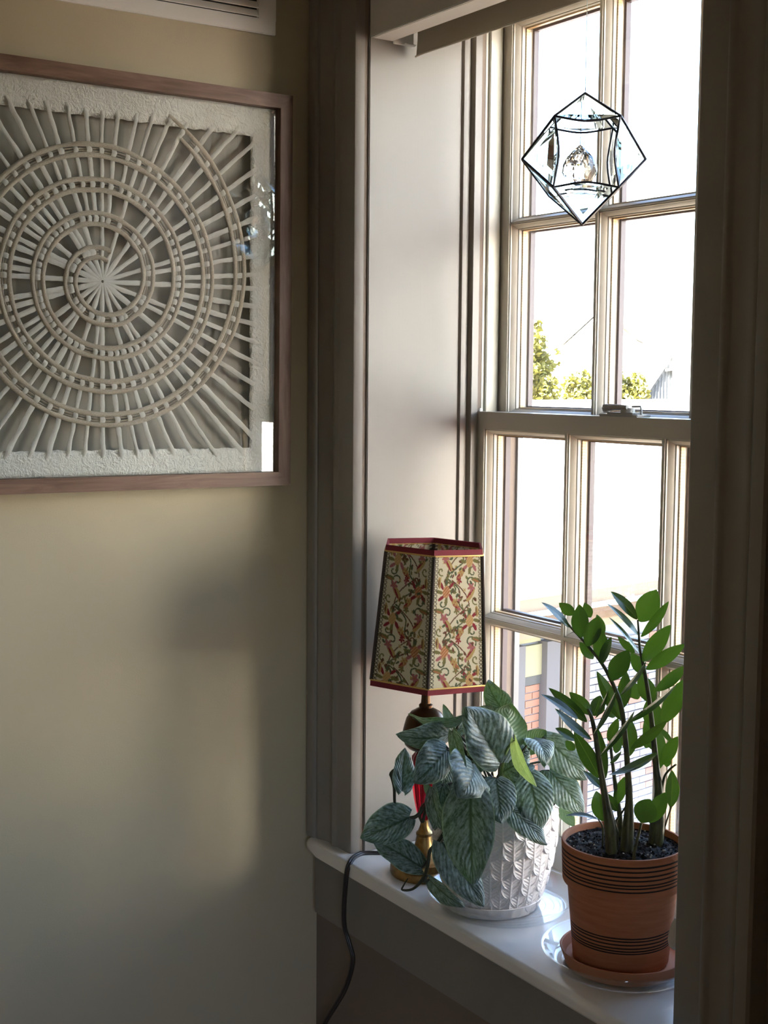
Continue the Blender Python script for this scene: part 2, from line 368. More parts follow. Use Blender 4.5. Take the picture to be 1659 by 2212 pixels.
M_mat = mat('grey_linen_backing', srgb(166, 161, 152), .9, spec=.1)
k = N(M_mat); k.bump(k.noise(k.coord('Object', (900, 250, 900)), 1.0, 2), .15, .0006)
def sheet(name, a0, a1, b0, b1, x, m, par=art):
    v = MB(); v.add([AP(a, b, xx) for xx in (x-.0006, x) for a, b in ((a0, b0), (a1, b0), (a1, b1), (a0, b1))], [(0, 3, 2, 1), (4, 5, 6, 7), (0, 1, 5, 4), (1, 2, 6, 5), (2, 3, 7, 6), (3, 0, 4, 7)]); return v.build(name, m, par)
sheet('backing_board', -HW+RW-.002, HW-RW+.002, -HB+RW-.002, HT-RW+.002, .0022, M_mat)
sheet('glass', -HW+RW-.001, HW-RW+.001, -HB+RW-.001, HT-RW+.001, .0212, M_pglass)
M_paper = mat('handmade_white_paper', srgb(246, 243, 236), .85, spec=.15, **{'Sheen Weight': .1})
k = N(M_paper); vv = k.coord(); h1 = k.noise(vv, 95, 5, .62, .9); h2 = k.noise(vv, 320, 3, .6)
k.bump(k.math('ADD', h1, k.math('MULTIPLY', h2, .4)), .85, .0045)
M_strip = mat('white_bark_strip', srgb(240, 235, 222), .75, spec=.2)
k = N(M_strip); vv = k.n('TexCoord').outputs['UV']; mp = k.n('Mapping'); mp.inputs['Scale'].default_value = (40, 3, 1); k.l(vv, mp.inputs[0])
st = k.noise(mp.outputs[0], 1.6, 5, .65, .6); k.base(k.ramp(st, [(.30, srgb(205, 197, 182)), (.52, srgb(248, 245, 238))])); k.bump(st, .7, .0016)
M_band = mat('tan_bark_band', srgb(186, 172, 152), .8, spec=.15)
k = N(M_band); vv = k.n('TexCoord').outputs['UV']; mp = k.n('Mapping'); mp.inputs['Scale'].default_value = (2.2, 5, 1); k.l(vv, mp.inputs[0])
st = k.noise(mp.outputs[0], 2.6, 6, .68, .5); k.base(k.ramp(st, [(.30, srgb(158, 142, 122)), (.50, srgb(202, 190, 172)), (.70, srgb(226, 217, 202))])); k.bump(st, .7, .0016)
# paper border: an irregular sheet with the square hole
IA, IBT, IBB = .2320, .2235, -.2345
def edge_wob(t, s): return .0016*noise.noise(Vector((t*38, s*7.1, 0)))+.0009*noise.noise(Vector((t*130, s*3.3, 5)))
OA, OT, OB = HW-RW-.0002, HT-RW-.0002, -HB+RW+.0002
v = MB(); nn = 140
def border_side(i0, i1, o0, o1, s):
    vs = []; fs = []
    for i in range(nn+1):
        t = i/nn
        ia, ib = i0[0]+(i1[0]-i0[0])*t, i0[1]+(i1[1]-i0[1])*t; oa, ob = o0[0]+(o1[0]-o0[0])*t, o0[1]+(o1[1]-o0[1])*t
        ln = math.hypot(oa-ia, ob-ib); wv = edge_wob(t, s)*min(1, 12*t, 12*(1-t))
        for q in range(7):
            u = q/6; d = wv*(1-u)
            a = ia+(oa-ia)*u+(0 if s in (0, 2) else d); b = ib+(ob-ib)*u+(d if s in (0, 2) else 0)
            x = .0150+.0009*noise.noise(Vector((a*60, b*60, 3)))-.0012*(1-u)**3
            vs.append(AP(a, b, x))
    fs = [(i*7+q, (i+1)*7+q, (i+1)*7+q+1, i*7+q+1) for i in range(nn) for q in range(6)]
    v.add(vs, fs)
border_side((-IA, IBT), (IA, IBT), (-OA, OT), (OA, OT), 0); border_side((IA, IBT), (IA, IBB), (OA, OT), (OA, OB), 1)
border_side((IA, IBB), (-IA, IBB), (OA, OB), (-OA, OB), 2); border_side((-IA, IBB), (-IA, IBT), (-OA, OB), (-OA, OT), 3)
v.weld = True; o = v.build('paper_border', M_paper, art, smooth=180); md = o.modifiers.new('thick', 'SOLIDIFY'); md.thickness = .0011; md.offset = -1
# spiral
SB = .0050
def spir(t):                                         # centre-line radius of the double band, t in turns from the top going anticlockwise
    r = .0340+.0466*t
    if t > 3.62: r += .30*(t-3.62)**2
    return r
def sp_pt(t, off):
    r = spir(t)+off; an = PI/2+2*PI*t
    return r*math.cos(an), SB+r*math.sin(an)
def band(name, off, w, x, th, t0, t1, mat_, seed):
    n = int((t1-t0)*110); vs = []; fs = []; uvs = []; L = 0; pp = None
    for i in range(n+1):
        t = t0+(t1-t0)*i/n; a, b = sp_pt(t, off+.0011*noise.noise(Vector((t*22, seed, 0)))); an = PI/2+2*PI*t; ca, sa = math.cos(an), math.sin(an)
        ww = w*(1+.30*noise.noise(Vector((t*30, seed, 9)))); xx = x+.0005*noise.noise(Vector((t*40, seed, 4)))
        if pp: L += math.hypot(a-pp[0], b-pp[1])
        pp = (a, b)
        for q, (d, hx) in enumerate(((-1, 0), (-.62, .7), (0, 1), (.62, .7), (1, 0), (0, -.3))):
            vs.append(AP(a+ca*d*ww/2, b+sa*d*ww/2, xx+hx*th)); uvs.append((L*60, q/3.0))
    fs = [(i*6+q, i*6+(q+1) % 6, (i+1)*6+(q+1) % 6, (i+1)*6+q) for i in range(n) for q in range(6)]
    v = MB(); v.add(vs, fs, uvs); v.build(name, mat_, art, smooth=70)
T1 = 3.935
band('spiral_band', -.0073, .0068, .0142, .0018, .0-.055, T1-.02, M_band, 1.0)
band('spiral_band', .0073, .0066, .0142, .0018, .0-.055, T1, M_band, 2.0)
band('spiral_strand', -.0018, .0024, .0118, .0010, .02, T1-.03, M_band, 3.0)
band('spiral_strand', .0022, .0022, .0118, .0010, .02, T1-.03, M_band, 4.0)
# spokes
NS = 60
for i in range(NS):
    ang = PI/2-2*PI*(i+.5*.0)/NS+random.uniform(-.012, .012)
    ca, sa = math.cos(ang), math.sin(ang)
    tu = ((ang-PI/2)/(2*PI)) % 1.0
    if i % 3 == 0: rs = .002
    elif i % 3 == 1: rs = spir(tu+(0 if tu > .04 else 1))-.011 if i % 2 else spir(tu+1)-.0105
    else: rs = spir(tu+1)-.0105 if i % 4 else spir(tu+2)-.0105
    if rs > .01:                                     # start under the inner strand of that band, seen from the spiral's own centre
        kt = {1: (0 if tu > .04 else 1) if i % 2 else 1, 2: 1 if i % 4 else 2}[i % 3]
        for _ in range(8):
            a_, b_ = rs*ca, rs*sa-SB; t_s = (((math.atan2(b_, a_)-PI/2)/(2*PI)) % 1.0)+kt; rs += spir(t_s)-.0065-math.hypot(a_, b_)
    lim = []
    if abs(ca) > 1e-6: lim.append(IA/abs(ca))
    if abs(sa) > 1e-6: lim.append((IBT if sa > 0 else -IBB)/abs(sa))
    re = min(lim)+random.uniform(.008, .016)
    n = max(30, int((re-rs)/.0035)); vs = []; uvs = []
    ph = random.uniform(0, 50); w0 = random.uniform(.0058, .0076)
    for q in range(n+1):
        r = rs+(re-rs)*q/n; a, b = r*ca, r*sa
        # distance from the band it crosses here
        rr = math.hypot(a, b-SB); aa = ((math.atan2(b-SB, a)-PI/2)/(2*PI)) % 1.0
        x = .0134; ww = w0*(1+.28*noise.noise(Vector((r*70, ph, 0))))
        for kturn in range(5):
            t = aa+kturn
            if t < .0 or t > T1: continue
            d = rr-spir(t)
            if abs(d) < .0135:
                x = .0132+.0026*math.exp(-(d/.0030)**2)-.0016*math.exp(-((abs(d)-.0073)/.0032)**2)
                ww = w0*(1+.18*math.exp(-(d/.0035)**2))
        if i % 3 == 0 and r < .03: ww *= .65+.35*r/.03; x += .0012*(1-r/.03)
        if r > re-.022: x += .0026*min(1, (r-re+.022)/.012)*(1 if r < re-.004 else .3)
        lat = .0009*noise.noise(Vector((r*45, ph, 7)))
        for (d, hx) in ((-1, 0), (-.55, .75), (.1, 1), (.6, .7), (1, 0), (0, -.5)):
            vs.append(AP(a-sa*(d*ww/2+lat), b+ca*(d*ww/2+lat), x+hx*.00125)); uvs.append((d*.5+.5+ph, r*30))
    fs = [(q*6+k2, q*6+(k2+1) % 6, (q+1)*6+(k2+1) % 6, (q+1)*6+k2) for q in range(n) for k2 in range(6)]+[tuple(range(6)), tuple(range(n*6, n*6+6))]
    v = MB(); v.add(vs, fs, [(u[1], u[0]) if False else u for u in uvs]); v.build('paper_spoke', M_strip, art, smooth=80)

# ------------------------------------------------------------------ suncatcher
sc_c = Vector((.4624, .125, 1.7888))
sun_t = thing('glass_suncatcher', sc_c, 'leaded clear glass diamond suncatcher with a faceted crystal ball, hanging before the upper sash', 'suncatcher')
M_lead = mat('dark_lead_came', srgb(58, 58, 66), .35, .8)
M_bev = bpy.data.materials.new('bevelled_glass'); M_bev.use_nodes = True; t_ = M_bev.node_tree; t_.nodes.remove(t_.nodes['Principled BSDF'])
g_ = t_.nodes.new('ShaderNodeBsdfGlass'); g_.inputs['Roughness'].default_value = 0; g_.inputs['IOR'].default_value = 1.5; g_.inputs['Color'].default_value = (.93, .98, .99, 1); t_.links.new(g_.outputs[0], t_.nodes['Material Output'].inputs[0])
M_cry = bpy.data.materials.new('crystal_glass'); M_cry.use_nodes = True; t_ = M_cry.node_tree; t_.nodes.remove(t_.nodes['Principled BSDF'])
g_ = t_.nodes.new('ShaderNodeBsdfGlass'); g_.inputs['Roughness'].default_value = 0; g_.inputs['IOR'].default_value = 1.6; g_.inputs['Color'].default_value = (.98, .97, .95, 1); t_.links.new(g_.outputs[0], t_.nodes['Material Output'].inputs[0])
dcam = Vector((-fw.x, -fw.y, 0)).normalized(); rr = Vector((-dcam.y, dcam.x, 0))
ca_, sa_ = math.cos(math.radians(-3)), math.sin(math.radians(-3))
ex_ = Vector((rr.x*ca_-rr.y*sa_, rr.x*sa_+rr.y*ca_, 0)); ez_ = Vector((0, 0, 1)); ey_ = ex_.cross(ez_)      # ey points towards the room or away
if ey_.dot(dcam) < 0: ey_ = -ey_
HA = .0415
def SP(a, b, c): return sc_c+ex_*a*HA+ez_*b*HA+ey_*c*HA       # a right, b up, c towards the viewer's side
V4 = {'t': (0, 2.02, 0), 'b': (0, -2.02, 0), 'l': (-1.93, 0, 0), 'r': (1.93, 0, 0)}
sqF = {'tl': (-1, 1.14, 1), 'tr': (1, 1.14, 1), 'br': (1, -1.0, 1), 'bl': (-1, -1.0, 1)}
sqB = {kx: (a, b, -1) for kx, (a, b, c) in sqF.items()}
wire = MB(); wr = .0019
def arc(p, q, bow):
    P0, P1 = SP(*p), SP(*q); mid = sum(((Vector(SP(0, 0, p[2]))), ), Vector((0, 0, 0)))
    pts = []
    for i in range(13):
        u = i/12; base_ = P0.lerp(P1, u); pts.append(base_+(mid-base_).normalized()*bow*4*u*(1-u)*HA)
    return pts
for sq in (sqF, sqB):
    for (k1, k2) in (('tl', 'tr'), ('tr', 'br'), ('br', 'bl'), ('bl', 'tl')):
        wire.tube(arc(sq[k1], sq[k2], .15), wr*.8, 6)
for kx, nb in (('t', ('tl', 'tr')), ('b', ('bl', 'br')), ('l', ('tl', 'bl')), ('r', ('tr', 'br'))):
    for n_ in nb:
        for sq in (sqF, sqB): wire.tube([SP(*V4[kx]), SP(*sq[n_])], wr, 6)
wire.tube([SP(0, 2.02, 0), SP(0, 2.2, 0)], .0006, 5)
wire.build('lead_came', M_lead, sun_t, smooth=60)
def pane(pts, name='glass_pane', bow=None):
    # a bevelled pane: flat centre, thinner rim
    c = sum(pts, Vector((0, 0, 0)))/len(pts); nrm = (pts[1]-pts[0]).cross(pts[2]-pts[0]).normalized(); n = len(pts)
    v = MB(); inn = [p.lerp(c, .30) for p in pts]; th = .0014
    vs = [p+nrm*.0003 for p in pts]+[p+nrm*th for p in inn]+[p-nrm*.0003 for p in pts]
    fs = [tuple(range(n, 2*n))]+[(i, (i+1) % n, n+(i+1) % n, n+i) for i in range(n)]+[tuple(range(3*n-1, 2*n-1, -1))]+[(i, (i+1) % n, 2*n+(i+1) % n, 2*n+i) for i in range(n)]
    v.add(vs, fs); v.build(name, M_bev, sun_t)
for kx, (n1_, n2_) in (('t', ('tl', 'tr')), ('b', ('bl', 'br')), ('l', ('tl', 'bl')), ('r', ('tr', 'br'))):
    for sq in (sqF, sqB):
        A = arc(sq[n1_], sq[n2_], .15); pane([SP(*V4[kx])]+A[::3])
for (k1, k2, cn) in (('t', 'r', 'tr'), ('r', 'b', 'br'), ('b', 'l', 'bl'), ('l', 't', 'tl')):
    pane([SP(*V4[k1]), SP(*sqF[cn]), SP(*V4[k2]), SP(*sqB[cn])])
cb = MB(); cc = SP(-.12, -.28, 0)
ringz = [(.0, .0305), (.0085, .0235), (.0165, .0150), (.0225, .0040), (.0232, -.0055), (.0175, -.0160), (.0, -.0245)]
nseg = 14; vs = []; fs = []; off = []
for i, (r, z) in enumerate(ringz):
    off.append(len(vs))
    if r == 0: vs.append((cc.x, cc.y, cc.z+z)); continue
    for k_ in range(nseg):
        a = 2*PI*(k_+.5*(i % 2))/nseg; vs.append((cc.x+r*math.cos(a), cc.y+r*math.sin(a), cc.z+z))
for i in range(len(ringz)-1):
    if ringz[i][0] == 0: fs += [(off[0], off[1]+k_, off[1]+(k_+1) % nseg) for k_ in range(nseg)]
    elif ringz[i+1][0] == 0: fs += [(off[i+1], off[i]+(k_+1) % nseg, off[i]+k_) for k_ in range(nseg)]
    else:
        for k_ in range(nseg):
            A, B = off[i], off[i+1]
            if i % 2: fs += [(A+k_, A+(k_+1) % nseg, B+(k_+1) % nseg), (A+k_, B+(k_+1) % nseg, B+k_)]
            else: fs += [(A+k_, A+(k_+1) % nseg, B+k_), (A+(k_+1) % nseg, B+(k_+1) % nseg, B+k_)]
cb.add(vs, fs); ball = cb.build('crystal_ball', M_cry, sun_t)
ch = MB(); ch.tube([cc+Vector((0, 0, .0295)), SP(-.10, 1.93, 0)], .00045, 5)
lp = [cc+Vector((0, 0, .029))+ex_*.0045, cc+Vector((0, 0, .0405)), cc+Vector((0, 0, .029))-ex_*.0045]; ch.tube(lp, .0005, 5)
ch.build('chain', M_lead, ball)
cd = MB(); cd.tube([SP(0, 2.15, 0), (sc_c.x+.0005, sc_c.y, 2.0859)], .0005, 5); cd.build('cord', mat('clear_cord', srgb(190, 205, 210), .3), sun_t)

# ------------------------------------------------------------------ table lamp
LX, LY = .2500, .0335
lamp = thing('table_lamp', (LX, LY, ZS), 'small brass and ruby glass table lamp with a hexagonal floral tapestry shade', 'lamp')
M_brass = mat('aged_brass', srgb(150, 118, 70), .34, .95); k = N(M_brass); k.base(k.ramp(k.noise(k.coord(), 60, 4), [(.35, srgb(112, 86, 52)), (.65, srgb(172, 140, 88))]))
M_bronze = mat('dark_bronze_dome', srgb(84, 62, 44), .32, .9)
M_ruby = mat('ruby_glass', srgb(176, 10, 40), .08, spec=.6, **{'Transmission Weight': .55, 'IOR': 1.5})
c0 = (LX, LY, ZS)
b_ = MB(); b_.lathe([(0, 0), (.0485, 0), (.0500, .003), (.0495, .012), (.0465, .0135), (.0455, .020), (.0440, .0230), (.0300, .0262), (.0205, .0310), (.0150, .0385), (.0128, .0480), (.0112, .0560), (.0122, .0575), (.0122, .0605), (.0108, .0620), (.0090, .0640), (.0062, .0720), (.0060, .0800), (0, .0800)], c0, 48)
b_.build('base', M_brass, lamp, smooth=35)
b_ = MB(); pr = [(.0058, .0801), (.0088, .0840), (.0120, .0940), (.0155, .1120), (.0190, .1420), (.0200, .1600), (.0185, .1740), (.0120, .1830), (0, .1830)]
vs = []; nn_ = 48
for r, z in [(0, .0801)]+pr:
    for k_ in range(nn_):
        a = 2*PI*k_/nn_; q_ = r*(1+.07*math.cos(8*a)*min(1, r/.01)); vs.append((LX+q_*math.cos(a), LY+q_*math.sin(a), ZS+z))
fs = [(i*nn_+k_, i*nn_+(k_+1) % nn_, (i+1)*nn_+(k_+1) % nn_, (i+1)*nn_+k_) for i in range(len(pr)) for k_ in range(nn_)]
b_.add(vs, fs); b_.build('ruby_body', M_ruby, lamp, smooth=60)
b_ = MB(); b_.lathe([(0, .1831), (.0150, .1831), (.0240, .1860), (.0300, .1920), (.0325, .1990), (.0330, .2120), (.0322, .2160), (.0310, .2210), (.0280, .2310), (.0215, .2400), (.0130, .2450), (.0095, .2465), (.0100, .2485), (.0100, .2505), (.0072, .2530), (.0066, .2600), (.0062, .2740), (.0120, .2760), (.0120, .3300), (0, .3320)], c0, 48)
b_.build('dome', M_bronze, lamp, smooth=35)
b_ = MB(); b_.lathe([(0, .332), (.012, .338), (.021, .358), (.024, .375), (.019, .394), (.008, .406), (0, .408)], c0, 24); b_.build('bulb', mat('frosted_bulb', srgb(235, 232, 225), .3, **{'Transmission Weight': .2}), lamp, smooth=60)
# shade: six fabric panels, each with its printed tapestry pattern as vertex colours
dl = Vector((.8146, -.58, 0)); tl = math.radians(2.1); vdir = Vector((fw.x, fw.y, 0)).normalized()
piv = Vector((LX, LY, ZS+.27)); RM = Matrix.Rotation(tl, 3, vdir)
def shp(k_, z, R_):
    a = math.radians(60*k_); e_ = Vector((dl.x*math.cos(a)-dl.y*math.sin(a), dl.x*math.sin(a)+dl.y*math.cos(a), 0))
    return piv+RM@(Vector((LX, LY, z))+e_*R_+rt*.0015-piv)
ZB_, ZT_, RB_, RT_ = 1.0745, 1.2600, .0927, .0783
M_shade = bpy.data.materials.new('tapestry_fabric'); M_shade.use_nodes = True
k = N(M_shade); at_ = k.n('VertexColor', layer_name='print'); k.b.inputs['Roughness'].default_value = .85; k.b.inputs['Specular IOR Level'].default_value = .15
wv = k.noise(k.coord('Object', (1, 1, 1)), 1400, 2); k.base(k.mix(.10, at_.outputs[0], k.mix(wv, (0, 0, 0, 1), (1, 1, 1, 1)), 'OVERLAY')); k.bump(wv, .15, .0005)
tr_ = k.n('BsdfTranslucent'); k.l(at_.outputs[0], tr_.inputs[0]); ms_ = k.n('MixShader'); ms_.inputs[0].default_value = .04
k.l(k.b.outputs[0], ms_.inputs[1]); k.l(tr_.outputs[0], ms_.inputs[2]); k.l(ms_.outputs[0], k.out.inputs[0])
def tapestry(nu, nv, seed):
    # flat print: scrolling vines, leaves, blossoms and crosses on cream, lace edging along both sides
    R = np.random.default_rng(seed); Wd, Hd = 1.0, 2.05
    U, V = np.meshgrid(np.linspace(0, Wd, nu), np.linspace(0, Hd, nv))
    C = np.empty((nv, nu, 3)); C[:] = srgb(192, 182, 156)[:3]
    green, olive, tan, red, pink, rust, grey = [np.array(srgb(*c)[:3]) for c in ((78, 84, 60), (108, 102, 62), (160, 134, 84), (124, 42, 48), (150, 92, 92), (150, 98, 66), (150, 148, 130))]
    def paint(mask, col): C[mask] = col
    def ell(cx_, cy_, a, b, th):
        x, y = U-cx_, V-cy_; c, s = math.cos(th), math.sin(th); return ((x*c+y*s)/a)**2+((-x*s+y*c)/b)**2 < 1
    def stroke(pts, w, col):
        for (x, y) in pts: paint((U-x)**2+(V-y)**2 < w*w, col)
    def scroll(cx_, cy_, r, a0, turn, col, w=.012):
        pts = []
        for i in range(90):
            t = i/89; rr_ = r*(1-.86*t); a = a0+turn*t; pts.append((cx_+rr_*math.cos(a), cy_+rr_*math.sin(a)))
        stroke(pts, w, col); return pts
    def leaf(cx_, cy_, L, th, col, col2):
        paint(ell(cx_, cy_, L, L*.36, th), col); paint(ell(cx_+.12*L*math.cos(th+1.5), cy_+.12*L*math.sin(th+1.5), L*.75, L*.13, th+.12), col2)
    def blossom(cx_, cy_, s, c1, c2):
        for i in range(8):
            a = 2*PI*i/8; leafc = c1 if i % 2 else olive
            paint(ell(cx_+s*.82*math.cos(a), cy_+s*.82*math.sin(a), s*.42, s*.17, a+.25), leafc)
        paint(ell(cx_, cy_, s*.42, s*.56, .2), c2); m_ = ell(cx_, cy_, s*.42, s*.56, .2)
        paint(m_ & (np.sin((U+V)*120) > .35), np.array(srgb(186, 140, 98)[:3]))
        paint(ell(cx_, cy_-s*.9, s*.16, s*.26, 0), green)
    def cross(cx_, cy_, s, col):
        for th in (.785, -.785): paint(ell(cx_, cy_, s, s*.28, th), col)
    def flower4(cx_, cy_, s, col):
        for i in range(5):
            a = 2*PI*i/5+.3; paint(ell(cx_+s*.55*math.cos(a), cy_+s*.55*math.sin(a), s*.5, s*.28, a), col)
        paint(ell(cx_, cy_, s*.2, s*.2, 0), rust)
    sh = R.uniform(0, 1)
    brown = np.array(srgb(96, 62, 44)[:3])
    for j in range(5):
        yb = -.10+j*.46+.10*sh; sd = 1 if (j+seed) % 2 else -1
        fx = .5+.20*sd; ox = .5-.22*sd
        stroke([(fx-.40*sd*t+.09*math.sin(5.5*t), yb+.50*t) for t in np.linspace(0, 1, 110)], .012, green)
        stroke([(ox+.34*sd*t*t, yb+.42-.40*t) for t in np.linspace(0, 1, 70)], .010, brown)
        scroll(ox+.02, yb+.06, .115, 2.6 if sd > 0 else .5, 5.6*sd, green); scroll(fx+.10*sd, yb+.36, .10, -1.0, -5.2*sd, green, .011)
        scroll(ox-.12*sd, yb+.33, .075, 1.2, 5.0, olive, .011); scroll(fx-.04, yb+.02, .06, .4, -4.6*sd, brown, .010)
        blossom(fx+.03*sd, yb+.19, .165, red if j % 3 else pink, rust if j % 2 else tan)
        leaf(ox+.03, yb+.24, .135, .9 if sd > 0 else 2.2, tan, red); leaf(.5+.04*sd, yb+.40, .105, 2.4 if sd > 0 else .7, rust, red)
        leaf(ox-.14*sd, yb+.02, .10, .2, olive, rust); leaf(fx+.17*sd, yb+.05, .09, 1.5, tan, brown)
        flower4(ox-.04*sd, yb+.13, .075, pink); flower4(fx-.15*sd, yb+.35, .065, tan); flower4(.5-.02*sd, yb+.03, .055, red if j % 2 else olive)
        for q_ in range(9):
            cx_, cy_ = R.uniform(.14, .86), yb+R.uniform(0, .46)
            (cross(cx_, cy_, .034, [red, tan, olive][q_ % 3]) if q_ % 3 == 1 else paint(ell(cx_, cy_, .038, .020, R.uniform(0, 3)), [green, olive, brown, pink][q_ % 4]))
        for q_ in range(18):
            t = R.uniform(0, 1); paint(ell(fx-.40*sd*t+R.uniform(-.09, .09), yb+.50*t, .036, .016, R.uniform(0, 3)), [green, olive, brown][q_ % 3])
    dk = np.array(srgb(70, 62, 50)[:3])
    for side in (0, 1):
        d = U if side == 0 else Wd-U
        cyc = (V*17) % 1.0
        ring = np.abs(np.hypot((d-.062)/.034, (cyc-.5)/.46)-.86) < .22
        paint((d < .030), dk); paint(ring & (d < .11), dk)
    return C
NU, NV = 110, 210
v = MB()
for k_ in range(0, 6, 2): v.tube([shp(k_, ZT_-.012, RT_-.003), piv+RM@(Vector((LX, LY, ZT_-.030))-piv)], .0011, 6)
v.tube([Vector((LX, LY, ZS+.33)), piv+RM@(Vector((LX, LY, ZT_-.030))-piv)], .0011, 6)
shade = v.build('lamp_shade', M_brass, lamp)
prints = {0: tapestry(NU, NV, 3), 5: tapestry(NU, NV, 8), 1: tapestry(40, 80, 5)}
for k_ in range(6):
    nu, nv = (NU, NV) if k_ in (0, 5) else (40, 80); C = prints[k_ if k_ in (0, 5) else 1]
    bl, br, tl_, tr2 = shp(k_, ZB_, RB_), shp(k_+1, ZB_, RB_), shp(k_, ZT_, RT_), shp(k_+1, ZT_, RT_)
    vs = []
    for j in range(nv):
        v_ = j/(nv-1); a_, b2 = tl_.lerp(bl, v_), tr2.lerp(br, v_)
        for i in range(nu): vs.append(a_.lerp(b2, i/(nu-1)))
    fs = [(j*nu+i, j*nu+i+1, (j+1)*nu+i+1, (j+1)*nu+i) for j in range(nv-1) for i in range(nu-1)]
    v = MB(); v.add(vs, fs); o = v.build('shade_panel', M_shade, shade, smooth=180)
    ca2 = o.data.color_attributes.new('print', 'FLOAT_COLOR', 'POINT'); dat = np.ones((nu*nv, 4), dtype=np.float32); dat[:, :3] = C.reshape(-1, 3); ca2.data.foreach_set('color', dat.ravel())
M_trimr = mat('maroon_velvet_trim', srgb(120, 44, 52), .7, spec=.2); M_gold = mat('gold_braid', srgb(206, 170, 96), .5, .3); M_lin = mat('dark_gimp_trim', srgb(66, 54, 48), .8)
for (z_, R_, up_) in ((ZT_, RT_, 1), (ZB_, RB_, -1)):
    v = MB(); g = MB()
    P1 = [shp(k_, z_, R_+.0010) for k_ in range(6)]; P2 = [shp(k_, z_+up_*.0075, R_+.0006-.0006*up_) for k_ in range(6)]; P3 = [shp(k_, z_+up_*.0070, R_-.0028) for k_ in range(6)]; P4 = [shp(k_, z_, R_-.0028) for k_ in range(6)]
    ring = P1+P2+P3+P4
    v.add(ring, [(a*6+k_, a*6+(k_+1) % 6, ((a+1) % 4)*6+(k_+1) % 6, ((a+1) % 4)*6+k_) for a in range(4) for k_ in range(6)]); v.build('velvet_trim', M_trimr, shade)
    Q = [shp(k_, z_-up_*.0012, R_+.0012) for k_ in range(6)]
    cv = []
    for k_ in range(6): cv += [Q[k_].lerp(Q[(k_+1) % 6], t) for t in (.02, .5, .98)]
    g.tube(cv+[cv[0]], .0013, 6); g.build('gold_braid', M_gold, shade, smooth=60)
for k_ in range(6):
    ed = MB(); ed.tube([shp(k_, ZT_-.002, RT_+.0003), shp(k_, ZB_+.002, RB_+.0003)], .0023, 6); ed.build('corner_trim', M_lin, shade, smooth=60)
# flex running along the sill and over its edge
CORD = [(0.2098,0.0526,0.7862),(0.1733,0.0465,0.785),(0.1491,0.0178,0.785),(0.138,-0.0018,0.785),(0.1438,-0.0204,0.7852),(0.1582,-0.0385,0.7837),(0.1594,-0.0445,0.771),(0.1559,-0.045,0.7465),(0.1475,-0.042,0.711),(0.1411,-0.037,0.6789),(0.1482,-0.033,0.6551),(0.1573,-0.032,0.6357),(0.1523,-0.032,0.6107),(0.1326,-0.031,0.5738),(0.1026,-0.029,0.5364),(0.0719,-0.027,0.4987),(0.0519,-0.025,0.4633)]
v = MB()
def smooth_path(P, n=8):
    P = [Vector(p) for p in P]; out = []
    for i in range(len(P)-1):
        p0, p1, p2, p3 = P[max(i-1, 0)], P[i], P[i+1], P[min(i+2, len(P)-1)]
        for q in range(n):
            t = q/n; out.append(.5*((2*p1)+(p2-p0)*t+(2*p0-5*p1+4*p2-p3)*t*t+(3*p1-p0-3*p2+p3)*t**3))
    return out+[P[-1]]
cp = smooth_path(CORD); v.tube(cp, .0024, 8); v.tube([p+Vector((.0028, .0016, -.0012)) for p in cp], .0024, 8); v.build('flex', mat('dark_brown_flex', srgb(52, 44, 42), .35), lamp, smooth=60)

# ------------------------------------------------------------------ terracotta pot, saucers
M_terra = mat('terracotta', srgb(176, 112, 78), .72, spec=.25)
TP = (.6415, .0540); TZ = .7915
k = N(M_terra); vz = k.n('SeparateXYZ'); k.l(k.coord(), vz.inputs[0]); nz = k.noise(k.coord('Object', (6, 6, 60)), 3, 4)
col = k.ramp(nz, [(.3, srgb(166, 104, 72)), (.7, srgb(186, 122, 88))])
H = .1495
stripes = [(.1405, .0012), (.1350, .0010), (.1290, .0010), (.1240, .0010), (.1185, .0010), (.1148, .0009), (.1100, .0010), (.0490, .0009), (.0455, .0009), (.0410, .0009), (.0365, .0009), (.0330, .0009), (.0300, .0009)]
tot = None
for zc, hw in stripes:
    d = k.math('COMPARE', k.math('ADD', vz.outputs[2], k.math('MULTIPLY', k.math('SUBTRACT', nz, .5), .0012)), zc, hw)
    tot = d if tot is None else k.math('MAXIMUM', tot, d)
k.base(k.mix(tot, col, srgb(44, 32, 28))); k.bump(k.noise(k.coord(), 260, 3), .12, .0008)
zz_t = thing('potted_zz_plant', (TP[0], TP[1], TZ), 'tall dark green leafy plant in a terracotta pot banded with black rings', 'plant')
pr = [(0, .0012), (.0540, .0012), (.0560, 0), (.0585, .0030), (.0668, .0930), (.0674, .0945), (.0722, .0985), (.0730, .1005), (.0752, H-.003), (.0745, H), (.0718, H), (.0708, H-.004), (.0700, H-.014), (0, H-.0145)]
v = MB(); v.lathe(pr, (TP[0], TP[1], TZ), 96); v.build('pot', M_terra, zz_t, smooth=35)
M_soil = mat('black_potting_soil', srgb(34, 28, 25), .9, spec=.3)
k = N(M_soil); k.base(k.ramp(k.noise(k.coord(), 240, 4), [(.4, srgb(22, 18, 16)), (.62, srgb(52, 42, 36)), (.74, srgb(110, 96, 84))]))
